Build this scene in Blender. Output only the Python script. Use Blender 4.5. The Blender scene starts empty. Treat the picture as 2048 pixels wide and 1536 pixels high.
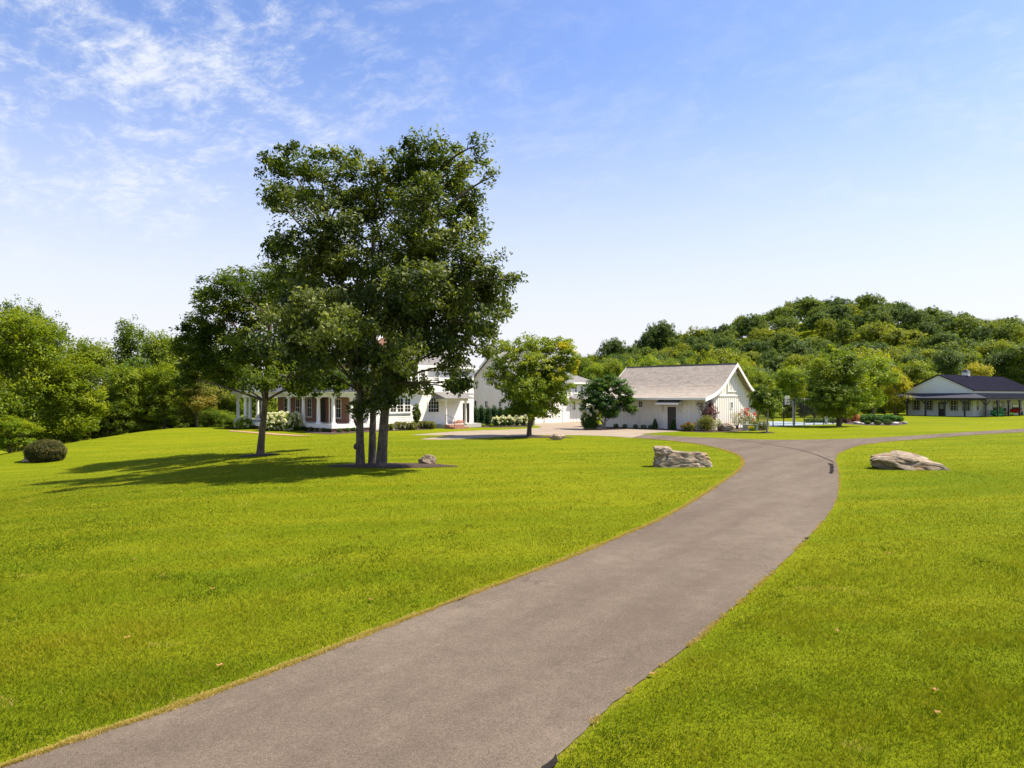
import bpy, bmesh, math, random
import numpy as np
from mathutils import Vector, Matrix, noise
from mathutils.geometry import tessellate_polygon
random.seed(7); RNG = np.random.default_rng(7)
R = math.radians
C = bpy.context.scene.collection
S = bpy.context.scene
# ------------------------------------------------------------------ camera
CAMZ, F, HOR = 3.0, 1365.0, 793.0
cam = bpy.data.cameras.new('camera'); camo = bpy.data.objects.new('camera', cam); C.objects.link(camo)
camo.location = (0, 0, CAMZ); camo.rotation_euler = (R(90), 0, 0)
cam.sensor_width = 36; cam.lens = 36 * F / 2048; cam.shift_y = (HOR - 768) / 2048
cam.clip_end = 6000; cam.clip_start = 0.1
S.camera = camo
S.view_settings.view_transform = 'Standard'; S.view_settings.look = 'None'
S.view_settings.exposure = 1.0; S.view_settings.gamma = 1.0
# ------------------------------------------------------------------ sun + sky
AZ, EL = R(6), R(56)          # azimuth of the sun measured from +X towards +Y
sd = Vector((math.cos(AZ) * math.cos(EL), math.sin(AZ) * math.cos(EL), math.sin(EL)))
sun = bpy.data.lights.new('sun', 'SUN'); sun.energy = 5.0; sun.angle = R(0.53); sun.color = (1.0, 0.905, 0.73)
suno = bpy.data.objects.new('sun', sun); C.objects.link(suno)
suno.rotation_euler = (-sd).to_track_quat('-Z', 'Y').to_euler(); suno.location = (40, 20, 60)

W = bpy.data.worlds.new('World'); S.world = W; W.use_nodes = True
nt = W.node_tree; N = nt.nodes; L = nt.links; N.clear()
def wn(t, **k):
    n = N.new(t)
    for a, b in k.items(): setattr(n, a, b)
    return n
wo = wn('ShaderNodeOutputWorld'); bg = wn('ShaderNodeBackground')
sky = wn('ShaderNodeTexSky', sky_type='NISHITA', sun_disc=False)
sky.sun_elevation = EL; sky.sun_rotation = math.pi / 2 - AZ
sky.air_density = 1.25; sky.dust_density = 0.6; sky.ozone_density = 4.0; sky.altitude = 200
hs = wn('ShaderNodeHueSaturation'); hs.inputs['Saturation'].default_value = 1.08; hs.inputs['Value'].default_value = 1.0
L.new(sky.outputs[0], hs.inputs['Color'])
tint = wn('ShaderNodeMix', data_type='RGBA', blend_type='MULTIPLY'); tint.inputs[0].default_value = 1.0; tint.inputs[7].default_value = (1.12, .965, 1.08, 1); L.new(hs.outputs[0], tint.inputs[6])
tc = wn('ShaderNodeTexCoord'); sx = wn('ShaderNodeSeparateXYZ'); L.new(tc.outputs['Generated'], sx.inputs[0])
def m(op, a, b=None, c=None, clamp=False):
    n = wn('ShaderNodeMath', operation=op); n.use_clamp = clamp
    for i, v in enumerate((a, b, c)):
        if v is None: continue
        if isinstance(v, (int, float)): n.inputs[i].default_value = v
        else: L.new(v, n.inputs[i])
    return n.outputs[0]
zz = m('MAXIMUM', sx.outputs[2], 0.0); den = m('ADD', zz, 0.18)
u = m('DIVIDE', sx.outputs[0], den); v = m('DIVIDE', sx.outputs[1], den)
cu = wn('ShaderNodeCombineXYZ')
# streaks run from lower right to upper left on the cloud plane
L.new(m('ADD', m('MULTIPLY', u, 1.15), m('MULTIPLY', v, -0.75)), cu.inputs[0])
L.new(m('ADD', m('MULTIPLY', u, 0.95), m('MULTIPLY', v, 1.5)), cu.inputs[1])
def nz(vec, scale, detail, rough, dist=0.0):
    n = wn('ShaderNodeTexNoise'); n.inputs['Scale'].default_value = scale; n.inputs['Detail'].default_value = detail
    n.inputs['Roughness'].default_value = rough; n.inputs['Distortion'].default_value = dist
    L.new(vec, n.inputs['Vector']); return n.outputs[0]
n1 = nz(cu.outputs[0], 2.3, 11, 0.70, 0.3); n2 = nz(cu.outputs[0], 0.45, 3, 0.5)
n3 = nz(cu.outputs[0], 9.0, 7, 0.7, 0.5)
def sstep(x, a, b):
    n = wn('ShaderNodeMapRange', interpolation_type='SMOOTHSTEP'); L.new(x, n.inputs[0])
    n.inputs[1].default_value = a; n.inputs[2].default_value = b; return n.outputs[0]
den1 = sstep(m('ADD', m('MULTIPLY', n1, 0.62), m('MULTIPLY', n3, 0.38)), 0.44, 0.70)
ratio = m('DIVIDE', sx.outputs[0], m('MAXIMUM', sx.outputs[1], 0.05))
left = sstep(m('MULTIPLY', ratio, -1.0), -0.06, 0.42)
leftw = m('ADD', m('MULTIPLY', left, 0.80), 0.30)
big = sstep(n2, 0.36, 0.62)
cl = m('MULTIPLY', m('MULTIPLY', den1, leftw), m('ADD', m('MULTIPLY', big, 0.75), 0.45), clamp=True)
cl = m('MULTIPLY', cl, sstep(sx.outputs[2], 0.08, 0.28), clamp=True)
cl = m('MULTIPLY', cl, 0.85, clamp=True)
# pale summer haze low in the sky
hz = m('MULTIPLY', sstep(m('MULTIPLY', sx.outputs[2], -1.0), -0.46, 0.0), 0.93)
mixh = wn('ShaderNodeMix', data_type='RGBA'); L.new(hz, mixh.inputs[0]); L.new(tint.outputs[2], mixh.inputs[6])
mixh.inputs[7].default_value = (4.7, 4.7, 5.1, 1)
mixc = wn('ShaderNodeMix', data_type='RGBA'); L.new(cl, mixc.inputs[0]); L.new(mixh.outputs[2], mixc.inputs[6])
mixc.inputs[7].default_value = (4.6, 4.8, 5.2, 1)
L.new(mixc.outputs[2], bg.inputs[0]); bg.inputs[1].default_value = 0.10
L.new(bg.outputs[0], wo.inputs[0])

# ------------------------------------------------------------------ helpers
def tag(o, label=None, cat=None, group=None, kind=None):
    if label: o['label'] = label
    if cat: o['category'] = cat
    if group: o['group'] = group
    if kind: o['kind'] = kind
    return o
def thing(name, label, cat, loc=(0, 0, 0), rz=0.0, group=None):
    o = bpy.data.objects.new(name, None); C.objects.link(o); o.empty_display_size = 0.3
    o.location = loc; o.rotation_euler = (0, 0, rz); return tag(o, label, cat, group)
def link(name, me, mat, parent=None):
    o = bpy.data.objects.new(name, me); C.objects.link(o)
    if mat and not me.materials: me.materials.append(mat)
    if parent: o.parent = parent
    return o
def copy_tree(o, parent=None):
    c = o.copy(); C.objects.link(c); c.parent = parent
    for ch in list(o.children): copy_tree(ch, c)
    return c
def setmat(o, mt):
    o.material_slots[0].link = 'OBJECT'; o.material_slots[0].material = mt
def np_mesh(name, V, Fq, var=None, smooth=False):
    me = bpy.data.meshes.new(name); V = np.asarray(V, dtype=np.float32); Fq = np.asarray(Fq, dtype=np.int32)
    k = Fq.shape[1]; n = len(Fq)
    me.vertices.add(len(V)); me.vertices.foreach_set('co', V.ravel())
    me.loops.add(n * k); me.loops.foreach_set('vertex_index', Fq.ravel())
    me.polygons.add(n); me.polygons.foreach_set('loop_start', np.arange(0, n * k, k, dtype=np.int32))
    me.update(calc_edges=True)
    if smooth: me.polygons.foreach_set('use_smooth', np.ones(n, dtype=bool))
    if var is not None:
        a = me.attributes.new('var', 'FLOAT', 'FACE'); a.data.foreach_set('value', np.asarray(var, dtype=np.float32))
    return me
class MB:
    def __init__(s): s.v = []; s.f = []; s.sm = []
    def add(s, vs, fs, smooth=False):
        b = len(s.v); s.v += [tuple(p) for p in vs]
        for f in fs: s.f.append([i + b for i in f]); s.sm.append(smooth)
        return s
    def box(s, x0, x1, y0, y1, z0, z1):
        vs = [(x, y, z) for z in (z0, z1) for y in (y0, y1) for x in (x0, x1)]
        return s.add(vs, [(0, 2, 3, 1), (4, 5, 7, 6), (0, 1, 5, 4), (2, 6, 7, 3), (0, 4, 6, 2), (1, 3, 7, 5)])
    def obox(s, a, b, w, h, up=(0, 0, 1)):
        a = Vector(a); b = Vector(b); d = (b - a).normalized(); up = Vector(up)
        if abs(d.dot(up)) > .98: up = Vector((1, 0, 0))
        sd_ = d.cross(up).normalized(); u_ = sd_.cross(d)
        vs = []
        for p in (a, b):
            for i, j in ((-1, -1), (1, -1), (1, 1), (-1, 1)): vs.append(p + sd_ * (i * w / 2) + u_ * (j * h / 2))
        return s.add(vs, [(0, 1, 2, 3), (7, 6, 5, 4), (0, 4, 5, 1), (1, 5, 6, 2), (2, 6, 7, 3), (3, 7, 4, 0)])
    def prism(s, poly, ax, a, b):
        """2-d polygon extruded along axis ax ('x': poly=(y,z); 'y': poly=(x,z); 'z': poly=(x,y))"""
        def P(p, t): return {'x': (t, p[0], p[1]), 'y': (p[0], t, p[1]), 'z': (p[0], p[1], t)}[ax]
        n = len(poly); vs = [P(p, a) for p in poly] + [P(p, b) for p in poly]
        tri = tessellate_polygon([[Vector((p[0], p[1], 0)) for p in poly]])
        fs = [tuple(t) for t in tri] + [tuple(n + i for i in reversed(t)) for t in tri]
        fs += [(i, (i + 1) % n, n + (i + 1) % n, n + i) for i in range(n)]
        return s.add(vs, fs)
    def tube(s, pts, rad, n=8, cap=True, smooth=True):
        pts = [Vector(p) for p in pts]; k = len(pts)
        if isinstance(rad, (int, float)): rad = [rad] * k
        t0 = (pts[1] - pts[0]).normalized(); ref = Vector((1, 0, 0)) if abs(t0.x) < .9 else Vector((0, 1, 0))
        nrm = (ref - t0 * ref.dot(t0)).normalized(); vs = []
        for i, p in enumerate(pts):
            t = (pts[min(i + 1, k - 1)] - pts[max(i - 1, 0)]).normalized()
            nrm = (nrm - t * nrm.dot(t)).normalized(); bn = t.cross(nrm)
            for j in range(n):
                a = 2 * math.pi * j / n; vs.append(p + (nrm * math.cos(a) + bn * math.sin(a)) * rad[i])
        fs = [(i * n + j, i * n + (j + 1) % n, (i + 1) * n + (j + 1) % n, (i + 1) * n + j) for i in range(k - 1) for j in range(n)]
        s.add(vs, fs, smooth)
        if cap:
            b = len(s.v) - k * n
            s.f.append([b + j for j in reversed(range(n))]); s.sm.append(False)
            s.f.append([b + (k - 1) * n + j for j in range(n)]); s.sm.append(False)
        return s
    def lathe(s, c, prof, n=14):
        vs = []; c = Vector(c)
        for r_, z in prof:
            for j in range(n):
                a = 2 * math.pi * j / n; vs.append((c.x + r_ * math.cos(a), c.y + r_ * math.sin(a), c.z + z))
        k = len(prof)
        fs = [(i * n + j, i * n + (j + 1) % n, (i + 1) * n + (j + 1) % n, (i + 1) * n + j) for i in range(k - 1) for j in range(n)]
        fs.append(tuple((k - 1) * n + j for j in range(n))); return s.add(vs, fs, True)
    def mesh(s, name):
        me = bpy.data.meshes.new(name); me.from_pydata(s.v, [], s.f)
        me.polygons.foreach_set('use_smooth', s.sm); 
        bm = bmesh.new(); bm.from_mesh(me); bmesh.ops.recalc_face_normals(bm, faces=bm.faces); bm.to_mesh(me); bm.free()
        me.update(); return me
    def build(s, name, mat, parent=None, **k):
        return tag(link(name, s.mesh(name), mat, parent), **k)

# ------------------------------------------------------------------ materials
def newmat(name):
    mt = bpy.data.materials.new(name); mt.use_nodes = True; t = mt.node_tree
    return mt, t, t.nodes['Principled BSDF'], t.nodes['Material Output']
def tn(t, ty, **k):
    n = t.nodes.new(ty)
    for a, b in k.items(): setattr(n, a, b)
    return n
def ramp(t, fac, stops):
    r = tn(t, 'ShaderNodeValToRGB'); e = r.color_ramp.elements
    e[0].position = stops[0][0]; e[0].color = (*stops[0][1], 1); e[1].position = stops[-1][0]; e[1].color = (*stops[-1][1], 1)
    for p, c in stops[1:-1]:
        x = e.new(p); x.color = (*c, 1)
    if fac is not None: t.links.new(fac, r.inputs[0])
    return r.outputs[0]
def tnoise(t, vec, scale, detail=4, rough=.55, dist=0):
    n = tn(t, 'ShaderNodeTexNoise'); n.inputs['Scale'].default_value = scale; n.inputs['Detail'].default_value = detail
    n.inputs['Roughness'].default_value = rough; n.inputs['Distortion'].default_value = dist
    if vec is not None: t.links.new(vec, n.inputs['Vector'])
    return n.outputs[0]
def mixrgb(t, fac, a, b, mode='MIX'):
    n = tn(t, 'ShaderNodeMix', data_type='RGBA', blend_type=mode)
    for i, v_ in ((0, fac), (6, a), (7, b)):
        if isinstance(v_, tuple): n.inputs[i].default_value = (*v_, 1)
        elif isinstance(v_, (int, float)): n.inputs[i].default_value = v_
        else: t.links.new(v_, n.inputs[i])
    return n.outputs[2]
def tmath(t, op, a, b=None, c=None):
    n = tn(t, 'ShaderNodeMath', operation=op)
    for i, v_ in enumerate((a, b, c)):
        if v_ is None: continue
        if isinstance(v_, (int, float)): n.inputs[i].default_value = v_
        else: t.links.new(v_, n.inputs[i])
    return n.outputs[0]
def bump(t, h, strength, dist, bs):
    b = tn(t, 'ShaderNodeBump'); b.inputs['Strength'].default_value = strength; b.inputs['Distance'].default_value = dist
    t.links.new(h, b.inputs['Height']); t.links.new(b.outputs[0], bs.inputs['Normal'])
def objco(t): return tn(t, 'ShaderNodeTexCoord').outputs['Object']
def plain(name, col, rough=.6, var=.12, scale=3.0, metal=0.0, bmp=0.0, bscale=40, spec=.5):
    mt, t, bs, o = newmat(name); co = objco(t)
    f = tnoise(t, co, scale, 5, .6)
    c = ramp(t, f, [(.25, tuple(x * (1 - var) for x in col)), (.75, tuple(min(1, x * (1 + var)) for x in col))])
    t.links.new(c, bs.inputs['Base Color']); bs.inputs['Roughness'].default_value = rough
    bs.inputs['Metallic'].default_value = metal; bs.inputs['Specular IOR Level'].default_value = spec
    if bmp: bump(t, tnoise(t, co, bscale, 4), bmp, .02, bs)
    return mt
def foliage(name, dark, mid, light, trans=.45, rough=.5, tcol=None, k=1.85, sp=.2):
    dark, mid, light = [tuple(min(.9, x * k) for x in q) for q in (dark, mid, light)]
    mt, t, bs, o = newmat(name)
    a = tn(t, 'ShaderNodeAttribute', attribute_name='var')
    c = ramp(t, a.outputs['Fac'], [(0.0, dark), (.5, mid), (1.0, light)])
    t.links.new(c, bs.inputs['Base Color']); bs.inputs['Roughness'].default_value = rough
    bs.inputs['Specular IOR Level'].default_value = sp
    tr = tn(t, 'ShaderNodeBsdfTranslucent')
    cc = mixrgb(t, 1.0, c, tcol or (1.45, 1.4, .5), 'MULTIPLY'); t.links.new(cc, tr.inputs[0])
    mx = tn(t, 'ShaderNodeMixShader'); mx.inputs[0].default_value = trans
    t.links.new(bs.outputs[0], mx.inputs[1]); t.links.new(tr.outputs[0], mx.inputs[2]); t.links.new(mx.outputs[0], o.inputs[0])
    return mt
M = {}
M['white'] = plain('white_paint', (.80, .775, .72), .5, .05, 1.5)
M['cream'] = plain('cream_board', (.78, .745, .68), .6, .07, .9)
M['pale'] = plain('pale_barn_siding', (.68, .71, .68), .5, .05, .8)
M['trim'] = plain('trim_white', (.80, .78, .74), .5, .03)
M['black'] = plain('black_paint', (.012, .013, .016), .4, .2)
M['door'] = plain('dark_door', (.018, .015, .014), .35, .3)
M['navy'] = plain('dark_timber', (.016, .018, .028), .45, .25)
M['grayroof'] = plain('grey_metal_roof', (.06, .062, .08), .7, .1, .8, spec=.1)
M['concrete'] = plain('concrete', (.42, .40, .37), .85, .1, 2, bmp=.3)
M['metalgrey'] = plain('galvanised', (.42, .43, .43), .45, .1, metal=.5)
M['green_paint'] = plain('green_paint', (.012, .16, .022), .3, .15)
M['lime_paint'] = plain('lime_paint', (.07, .36, .03), .35, .15)
M['yellow'] = plain('yellow_paint', (.75, .47, .01), .4, .1)
M['red'] = plain('red_paint', (.45, .02, .015), .4, .15)
M['tyre'] = plain('tyre_rubber', (.015, .015, .015), .8, .2)
M['boxgreen'] = plain('utility_green', (.22, .28, .22), .5, .06)
M['court'] = plain('court_blue', (.30, .37, .43), .7, .06, 1.0)
mt, t, bs, o = newmat('window_glass'); bs.inputs['Base Color'].default_value = (.018, .022, .026, 1); bs.inputs['Roughness'].default_value = .06
bs.inputs['Specular IOR Level'].default_value = .7; bump(t, tnoise(t, objco(t), 1.2, 2), .12, .05, bs); M['glass'] = mt
mt, t, bs, o = newmat('acrylic_board'); bs.inputs['Base Color'].default_value = (.5, .6, .62, 1); bs.inputs['Roughness'].default_value = .1; bs.inputs['Alpha'].default_value = .35; M['acrylic'] = mt
mt, t, bs, o = newmat('chain_mesh'); bs.inputs['Base Color'].default_value = (.02, .022, .024, 1); bs.inputs['Alpha'].default_value = .22; M['mesh'] = mt
# brick
mt, t, bs, o = newmat('red_brick'); co = objco(t)
sp = tn(t, 'ShaderNodeSeparateXYZ'); t.links.new(co, sp.inputs[0]); cb = tn(t, 'ShaderNodeCombineXYZ')
t.links.new(tmath(t, 'ADD', sp.outputs[0], sp.outputs[1]), cb.inputs[0]); t.links.new(sp.outputs[2], cb.inputs[1])
bk = tn(t, 'ShaderNodeTexBrick'); bk.inputs['Scale'].default_value = 1; bk.inputs['Brick Width'].default_value = .22; bk.inputs['Row Height'].default_value = .075
bk.inputs['Mortar Size'].default_value = .009; bk.inputs['Color1'].default_value = (.34, .11, .05, 1); bk.inputs['Color2'].default_value = (.20, .065, .035, 1)
bk.inputs['Mortar'].default_value = (.36, .30, .25, 1); t.links.new(cb.outputs[0], bk.inputs['Vector']); t.links.new(bk.outputs[0], bs.inputs['Base Color'])
bs.inputs['Roughness'].default_value = .85; M['brick'] = mt
# shingles (rows across the slope)
def shingle(name, c1, c2, c3, rowh=.26):
    mt, t, bs, o = newmat(name); co = objco(t)
    mp = tn(t, 'ShaderNodeMapping'); mp.inputs['Rotation'].default_value = (0, 0, 0); t.links.new(co, mp.inputs[0])
    bk = tn(t, 'ShaderNodeTexBrick'); bk.inputs['Scale'].default_value = 1; bk.inputs['Brick Width'].default_value = .34; bk.inputs['Row Height'].default_value = rowh * .8
    bk.inputs['Mortar Size'].default_value = .016; bk.inputs['Mortar Smooth'].default_value = .3; bk.inputs['Color1'].default_value = (*c1, 1); bk.inputs['Color2'].default_value = (*c2, 1)
    bk.inputs['Mortar'].default_value = (*[x * .45 for x in c1], 1); t.links.new(mp.outputs[0], bk.inputs['Vector'])
    mp2 = tn(t, 'ShaderNodeMapping'); mp2.inputs['Scale'].default_value = (.9, 5.0, 1); t.links.new(co, mp2.inputs[0])
    f = tnoise(t, mp2.outputs[0], 1.1, 6, .7)
    c = mixrgb(t, ramp(t, f, [(.38, (0, 0, 0)), (.66, (1, 1, 1))]), bk.outputs[0], c3)
    c = mixrgb(t, .5, c, bk.outputs[0]); t.links.new(c, bs.inputs['Base Color']); bs.inputs['Roughness'].default_value = .85
    bump(t, bk.outputs['Fac'], -.5, .02, bs); return mt
M['shingle'] = shingle('weathered_shingle', (.33, .275, .225), (.225, .19, .155), (.39, .345, .295))
M['shingle2'] = shingle('grey_shingle', (.17, .16, .155), (.12, .115, .11), (.22, .21, .2))
M['darkroof'] = plain('charcoal_metal_roof', (.016, .016, .030), .95, .1, .5, spec=.03)
# bark
def bark(name, a, b, sc=6):
    mt, t, bs, o = newmat(name); co = objco(t)
    mp = tn(t, 'ShaderNodeMapping'); mp.inputs['Scale'].default_value = (1, 1, .22); t.links.new(co, mp.inputs[0])
    f = tnoise(t, mp.outputs[0], sc * 2.2, 8, .7, .6); g = tnoise(t, co, 2.0, 3)
    c = ramp(t, f, [(.35, a), (.65, b)]); c = mixrgb(t, ramp(t, g, [(.5, (0, 0, 0)), (.68, (.6, .6, .6))]), c, tuple(x * 1.5 for x in b))
    t.links.new(c, bs.inputs['Base Color']); bs.inputs['Roughness'].default_value = .9; bump(t, f, .9, .05, bs); return mt
M['bark'] = bark('grey_bark', (.026, .020, .016), (.125, .102, .080))
M['bark2'] = bark('brown_bark', (.032, .022, .015), (.14, .10, .07))
M['barkpale'] = bark('pale_bark', (.16, .14, .12), (.34, .31, .27))
# asphalt
mt, t, bs, o = newmat('asphalt'); co = objco(t)
big_ = tnoise(t, co, .22, 4, .6, .4); mid_ = tnoise(t, co, 1.3, 5, .6)
mp0 = tn(t, 'ShaderNodeMapping'); mp0.inputs['Rotation'].default_value = (0, 0, R(-54)); t.links.new(co, mp0.inputs[0]); mp = tn(t, 'ShaderNodeMapping'); mp.inputs['Scale'].default_value = (.13, 1.25, 1); t.links.new(mp0.outputs[0], mp.inputs[0])
st = tnoise(t, mp.outputs[0], .75, 4, .55)
fine = tnoise(t, co, 130, 3, .75); fine2 = tn(t, 'ShaderNodeTexVoronoi'); fine2.inputs['Scale'].default_value = 95; t.links.new(co, fine2.inputs['Vector'])
c = ramp(t, big_, [(.3, (.126, .102, .080)), (.7, (.166, .137, .108))])
c = mixrgb(t, ramp(t, st, [(.38, (.5, .5, .5)), (.62, (0, 0, 0))]), c, (.088, .066, .053))
c = mixrgb(t, ramp(t, mid_, [(.35, (.35, .35, .35)), (.7, (0, 0, 0))]), c, (.085, .069, .057))
fine_b = tnoise(t, co, 38, 5, .9)
c = mixrgb(t, .75, c, ramp(t, fine_b, [(.3, (.40, .38, .37)), (.5, (1, 1, 1)), (.7, (1.55, 1.5, 1.42))]), 'MULTIPLY')
mtl = tnoise(t, co, 3.2, 6, .75)
c = mixrgb(t, .45, c, ramp(t, mtl, [(.35, (.78, .76, .74)), (.65, (1.16, 1.14, 1.1))]), 'MULTIPLY')
sp_ = ramp(t, fine, [(.32, (.22, .2, .2)), (.5, (1, 1, 1)), (.66, (2.1, 2.05, 1.95))])
c = mixrgb(t, .72, c, sp_, 'MULTIPLY')
vo = tn(t, 'ShaderNodeTexVoronoi', feature='DISTANCE_TO_EDGE'); vo.inputs['Scale'].default_value = .42
dv_ = tn(t, 'ShaderNodeVectorMath', operation='ADD'); nn_ = tn(t, 'ShaderNodeTexNoise'); nn_.inputs['Scale'].default_value = 1.6; nn_.inputs['Detail'].default_value = 6; t.links.new(co, nn_.inputs['Vector'])
t.links.new(co, dv_.inputs[0]); t.links.new(nn_.outputs[1], dv_.inputs[1]); t.links.new(dv_.outputs[0], vo.inputs['Vector'])
crk = ramp(t, vo.outputs[0], [(0.0, (.75, .75, .75)), (.006, (0, 0, 0))]); msk = ramp(t, tnoise(t, co, .35, 2), [(.52, (0, 0, 0)), (.6, (1, 1, 1))])
c = mixrgb(t, tmath(t, 'MULTIPLY', crk, msk), c, (.05, .04, .034))
t.links.new(c, bs.inputs['Base Color']); bs.inputs['Roughness'].default_value = .88
bs.inputs['Specular IOR Level'].default_value = .1
bump(t, fine2.outputs['Distance'], .5, .006, bs); M['asphalt'] = mt
mt, t, bs, o = newmat('beige_aggregate'); co = objco(t)
c = ramp(t, tnoise(t, co, .5, 6, .65), [(.3, (.22, .172, .122)), (.7, (.30, .238, .172))]); t.links.new(c, bs.inputs['Base Color']); bs.inputs['Roughness'].default_value = .9; M['beige'] = mt
M['tar'] = plain('crack_sealant', (.020, .018, .017), .95, .3, spec=.03)
M['rut'] = plain('dark_joint', (.06, .05, .045), .9, .2)
mt, t, bs, o = newmat('mulch'); co = objco(t); f = tnoise(t, co, 22, 6, .75)
c = ramp(t, f, [(.35, (.02, .012, .009)), (.55, (.07, .042, .03)), (.72, (.19, .12, .08))]); t.links.new(c, bs.inputs['Base Color']); bs.inputs['Roughness'].default_value = .95
bump(t, f, 1, .08, bs); M['mulch'] = mt
# rock
def rockmat(name, a, b, c_, iron):
    mt, t, bs, o = newmat(name); co = objco(t)
    f = tnoise(t, co, 2.4, 9, .68, .6); g = tnoise(t, co, 1.1, 4, .6, 1.0)
    mp = tn(t, 'ShaderNodeMapping'); mp.inputs['Scale'].default_value = (1, 1, 5); mp.inputs['Rotation'].default_value = (.15, .1, 0); t.links.new(co, mp.inputs[0])
    s_ = tnoise(t, mp.outputs[0], 1.8, 6, .7)
    c = ramp(t, f, [(.32, a), (.5, b), (.68, c_)]); c = mixrgb(t, ramp(t, g, [(.5, (0, 0, 0)), (.66, (.85, .85, .85))]), c, iron)
    c = mixrgb(t, ramp(t, s_, [(.33, (.7, .7, .7)), (.47, (0, 0, 0))]), c, tuple(x * .45 for x in a))
    t.links.new(c, bs.inputs['Base Color']); bs.inputs['Roughness'].default_value = .9
    bump(t, tmath(t, 'ADD', f, s_), 1.0, .06, bs); return mt
M['rock'] = rockmat('sandstone', (.15, .115, .08), (.30, .23, .165), (.46, .38, .295), (.31, .18, .09))
M['rock2'] = rockmat('layered_limestone', (.12, .088, .06), (.23, .178, .122), (.36, .295, .22), (.27, .155, .07))
M['rockpale'] = rockmat('pale_stone', (.30, .28, .26), (.45, .43, .40), (.6, .58, .55), (.45, .38, .3))
# lawn
mt, t, bs, o = newmat('lawn'); co = objco(t)
n_a = tnoise(t, co, .07, 3, .5); n_b = tnoise(t, co, .55, 6, .65); n_c = tnoise(t, co, 18, 5, .75)
mp0 = tn(t, 'ShaderNodeMapping'); mp0.inputs['Rotation'].default_value = (0, 0, R(-14)); t.links.new(co, mp0.inputs[0]); mp = tn(t, 'ShaderNodeMapping'); mp.inputs['Scale'].default_value = (.08, .9, 1); t.links.new(mp0.outputs[0], mp.inputs[0])
n_s = tnoise(t, mp.outputs[0], .8, 4, .5)
c = ramp(t, n_a, [(.35, (.110, .146, .004)), (.65, (.162, .186, .005))])
c = mixrgb(t, ramp(t, n_b, [(.42, (0, 0, 0)), (.72, (.75, .75, .75))]), c, (.105, .15, .006))
c = mixrgb(t, ramp(t, n_s, [(.42, (0, 0, 0)), (.62, (.7, .7, .7))]), c, (.19, .20, .008))
c = mixrgb(t, .8, c, ramp(t, n_c, [(.3, (.42, .45, .4)), (.5, (1, 1, 1)), (.7, (1.45, 1.4, 1.3))]), 'MULTIPLY')
t.links.new(c, bs.inputs['Base Color']); bs.inputs['Roughness'].default_value = .9; bs.inputs['Specular IOR Level'].default_value = .02
bump(t, n_c, .8, .05, bs); M['lawn'] = mt
M['dry'] = plain('dry_edge', (.27, .185, .07), .95, .3, 14, bmp=.6)
# foliage palettes
M['f_dark'] = foliage('leaf_dark', (.010, .020, .003), (.033, .048, .007), (.110, .125, .024), k=2.1, sp=.35)
M['f_tree2'] = foliage('leaf_olive', (.014, .030, .003), (.044, .068, .005), (.120, .140, .012))
M['f_yg'] = foliage('leaf_yellowgreen', (.040, .064, .003), (.088, .118, .004), (.150, .168, .006))
M['f_mid'] = foliage('leaf_mid', (.022, .046, .005), (.060, .092, .007), (.120, .146, .012))
M['f_bright'] = foliage('leaf_bright', (.05, .09, .006), (.10, .14, .008), (.19, .20, .012))
M['f_gold'] = foliage('leaf_gold', (.09, .11, .006), (.17, .17, .008), (.30, .23, .012))
M['f_hilldark'] = foliage('leaf_hill_dark', (.020, .040, .010), (.040, .066, .013), (.070, .100, .018))
M['f_hillmid'] = foliage('leaf_hill_mid', (.030, .052, .009), (.060, .088, .010), (.100, .126, .014))
M['f_hillyg'] = foliage('leaf_hill_bright', (.050, .074, .006), (.100, .122, .007), (.16, .166, .010))
M['f_garden'] = foliage('leaf_garden', (.032, .060, .005), (.085, .118, .007), (.165, .180, .012))
M['f_red'] = foliage('leaf_copper', (.10, .03, .018), (.20, .07, .035), (.32, .14, .06), tcol=(1.3, .8, .6))
M['f_purple'] = foliage('leaf_purple', (.022, .010, .012), (.06, .022, .026), (.13, .06, .05), tcol=(1.3, .6, .6))
M['f_box'] = foliage('leaf_boxwood', (.014, .040, .007), (.032, .070, .010), (.07, .11, .016))
M['f_hedge'] = foliage('leaf_laurel', (.007, .022, .008), (.014, .040, .014), (.04, .075, .022))
M['f_olive'] = foliage('leaf_shrub_olive', (.045, .060, .010), (.085, .095, .014), (.15, .12, .02))
M['f_brownbush'] = foliage('leaf_brown_bush', (.022, .030, .010), (.048, .052, .015), (.095, .075, .024))
M['f_flower'] = foliage('petal_white', (.60, .60, .28), (.78, .77, .52), (.85, .84, .72), trans=.45, tcol=(1, 1, .85), k=1.1)
M['f_pink'] = foliage('petal_red', (.30, .03, .035), (.45, .09, .09), (.5, .25, .22), trans=.2, tcol=(1, .8, .8))
M['f_juniper'] = foliage('needle_juniper', (.012, .045, .012), (.028, .080, .022), (.06, .13, .035))
mt, t, bs, o = newmat('grass_blade'); a = tn(t, 'ShaderNodeAttribute', attribute_name='var')
c = ramp(t, a.outputs['Fac'], [(0, (.028, .060, .003)), (.3, (.084, .128, .004)), (.62, (.164, .194, .006)), (.82, (.26, .245, .014)), (.9, (.36, .27, .08)), (1, (.58, .42, .16))])
t.links.new(c, bs.inputs['Base Color']); bs.inputs['Roughness'].default_value = .6; bs.inputs['Specular IOR Level'].default_value = .06
tr = tn(t, 'ShaderNodeBsdfTranslucent'); t.links.new(mixrgb(t, 1.0, c, (1.3, 1.3, .6), 'MULTIPLY'), tr.inputs[0])
mx = tn(t, 'ShaderNodeMixShader'); mx.inputs[0].default_value = .35; t.links.new(bs.outputs[0], mx.inputs[1]); t.links.new(tr.outputs[0], mx.inputs[2]); t.links.new(mx.outputs[0], o.inputs[0])
M['blade'] = mt

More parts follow.
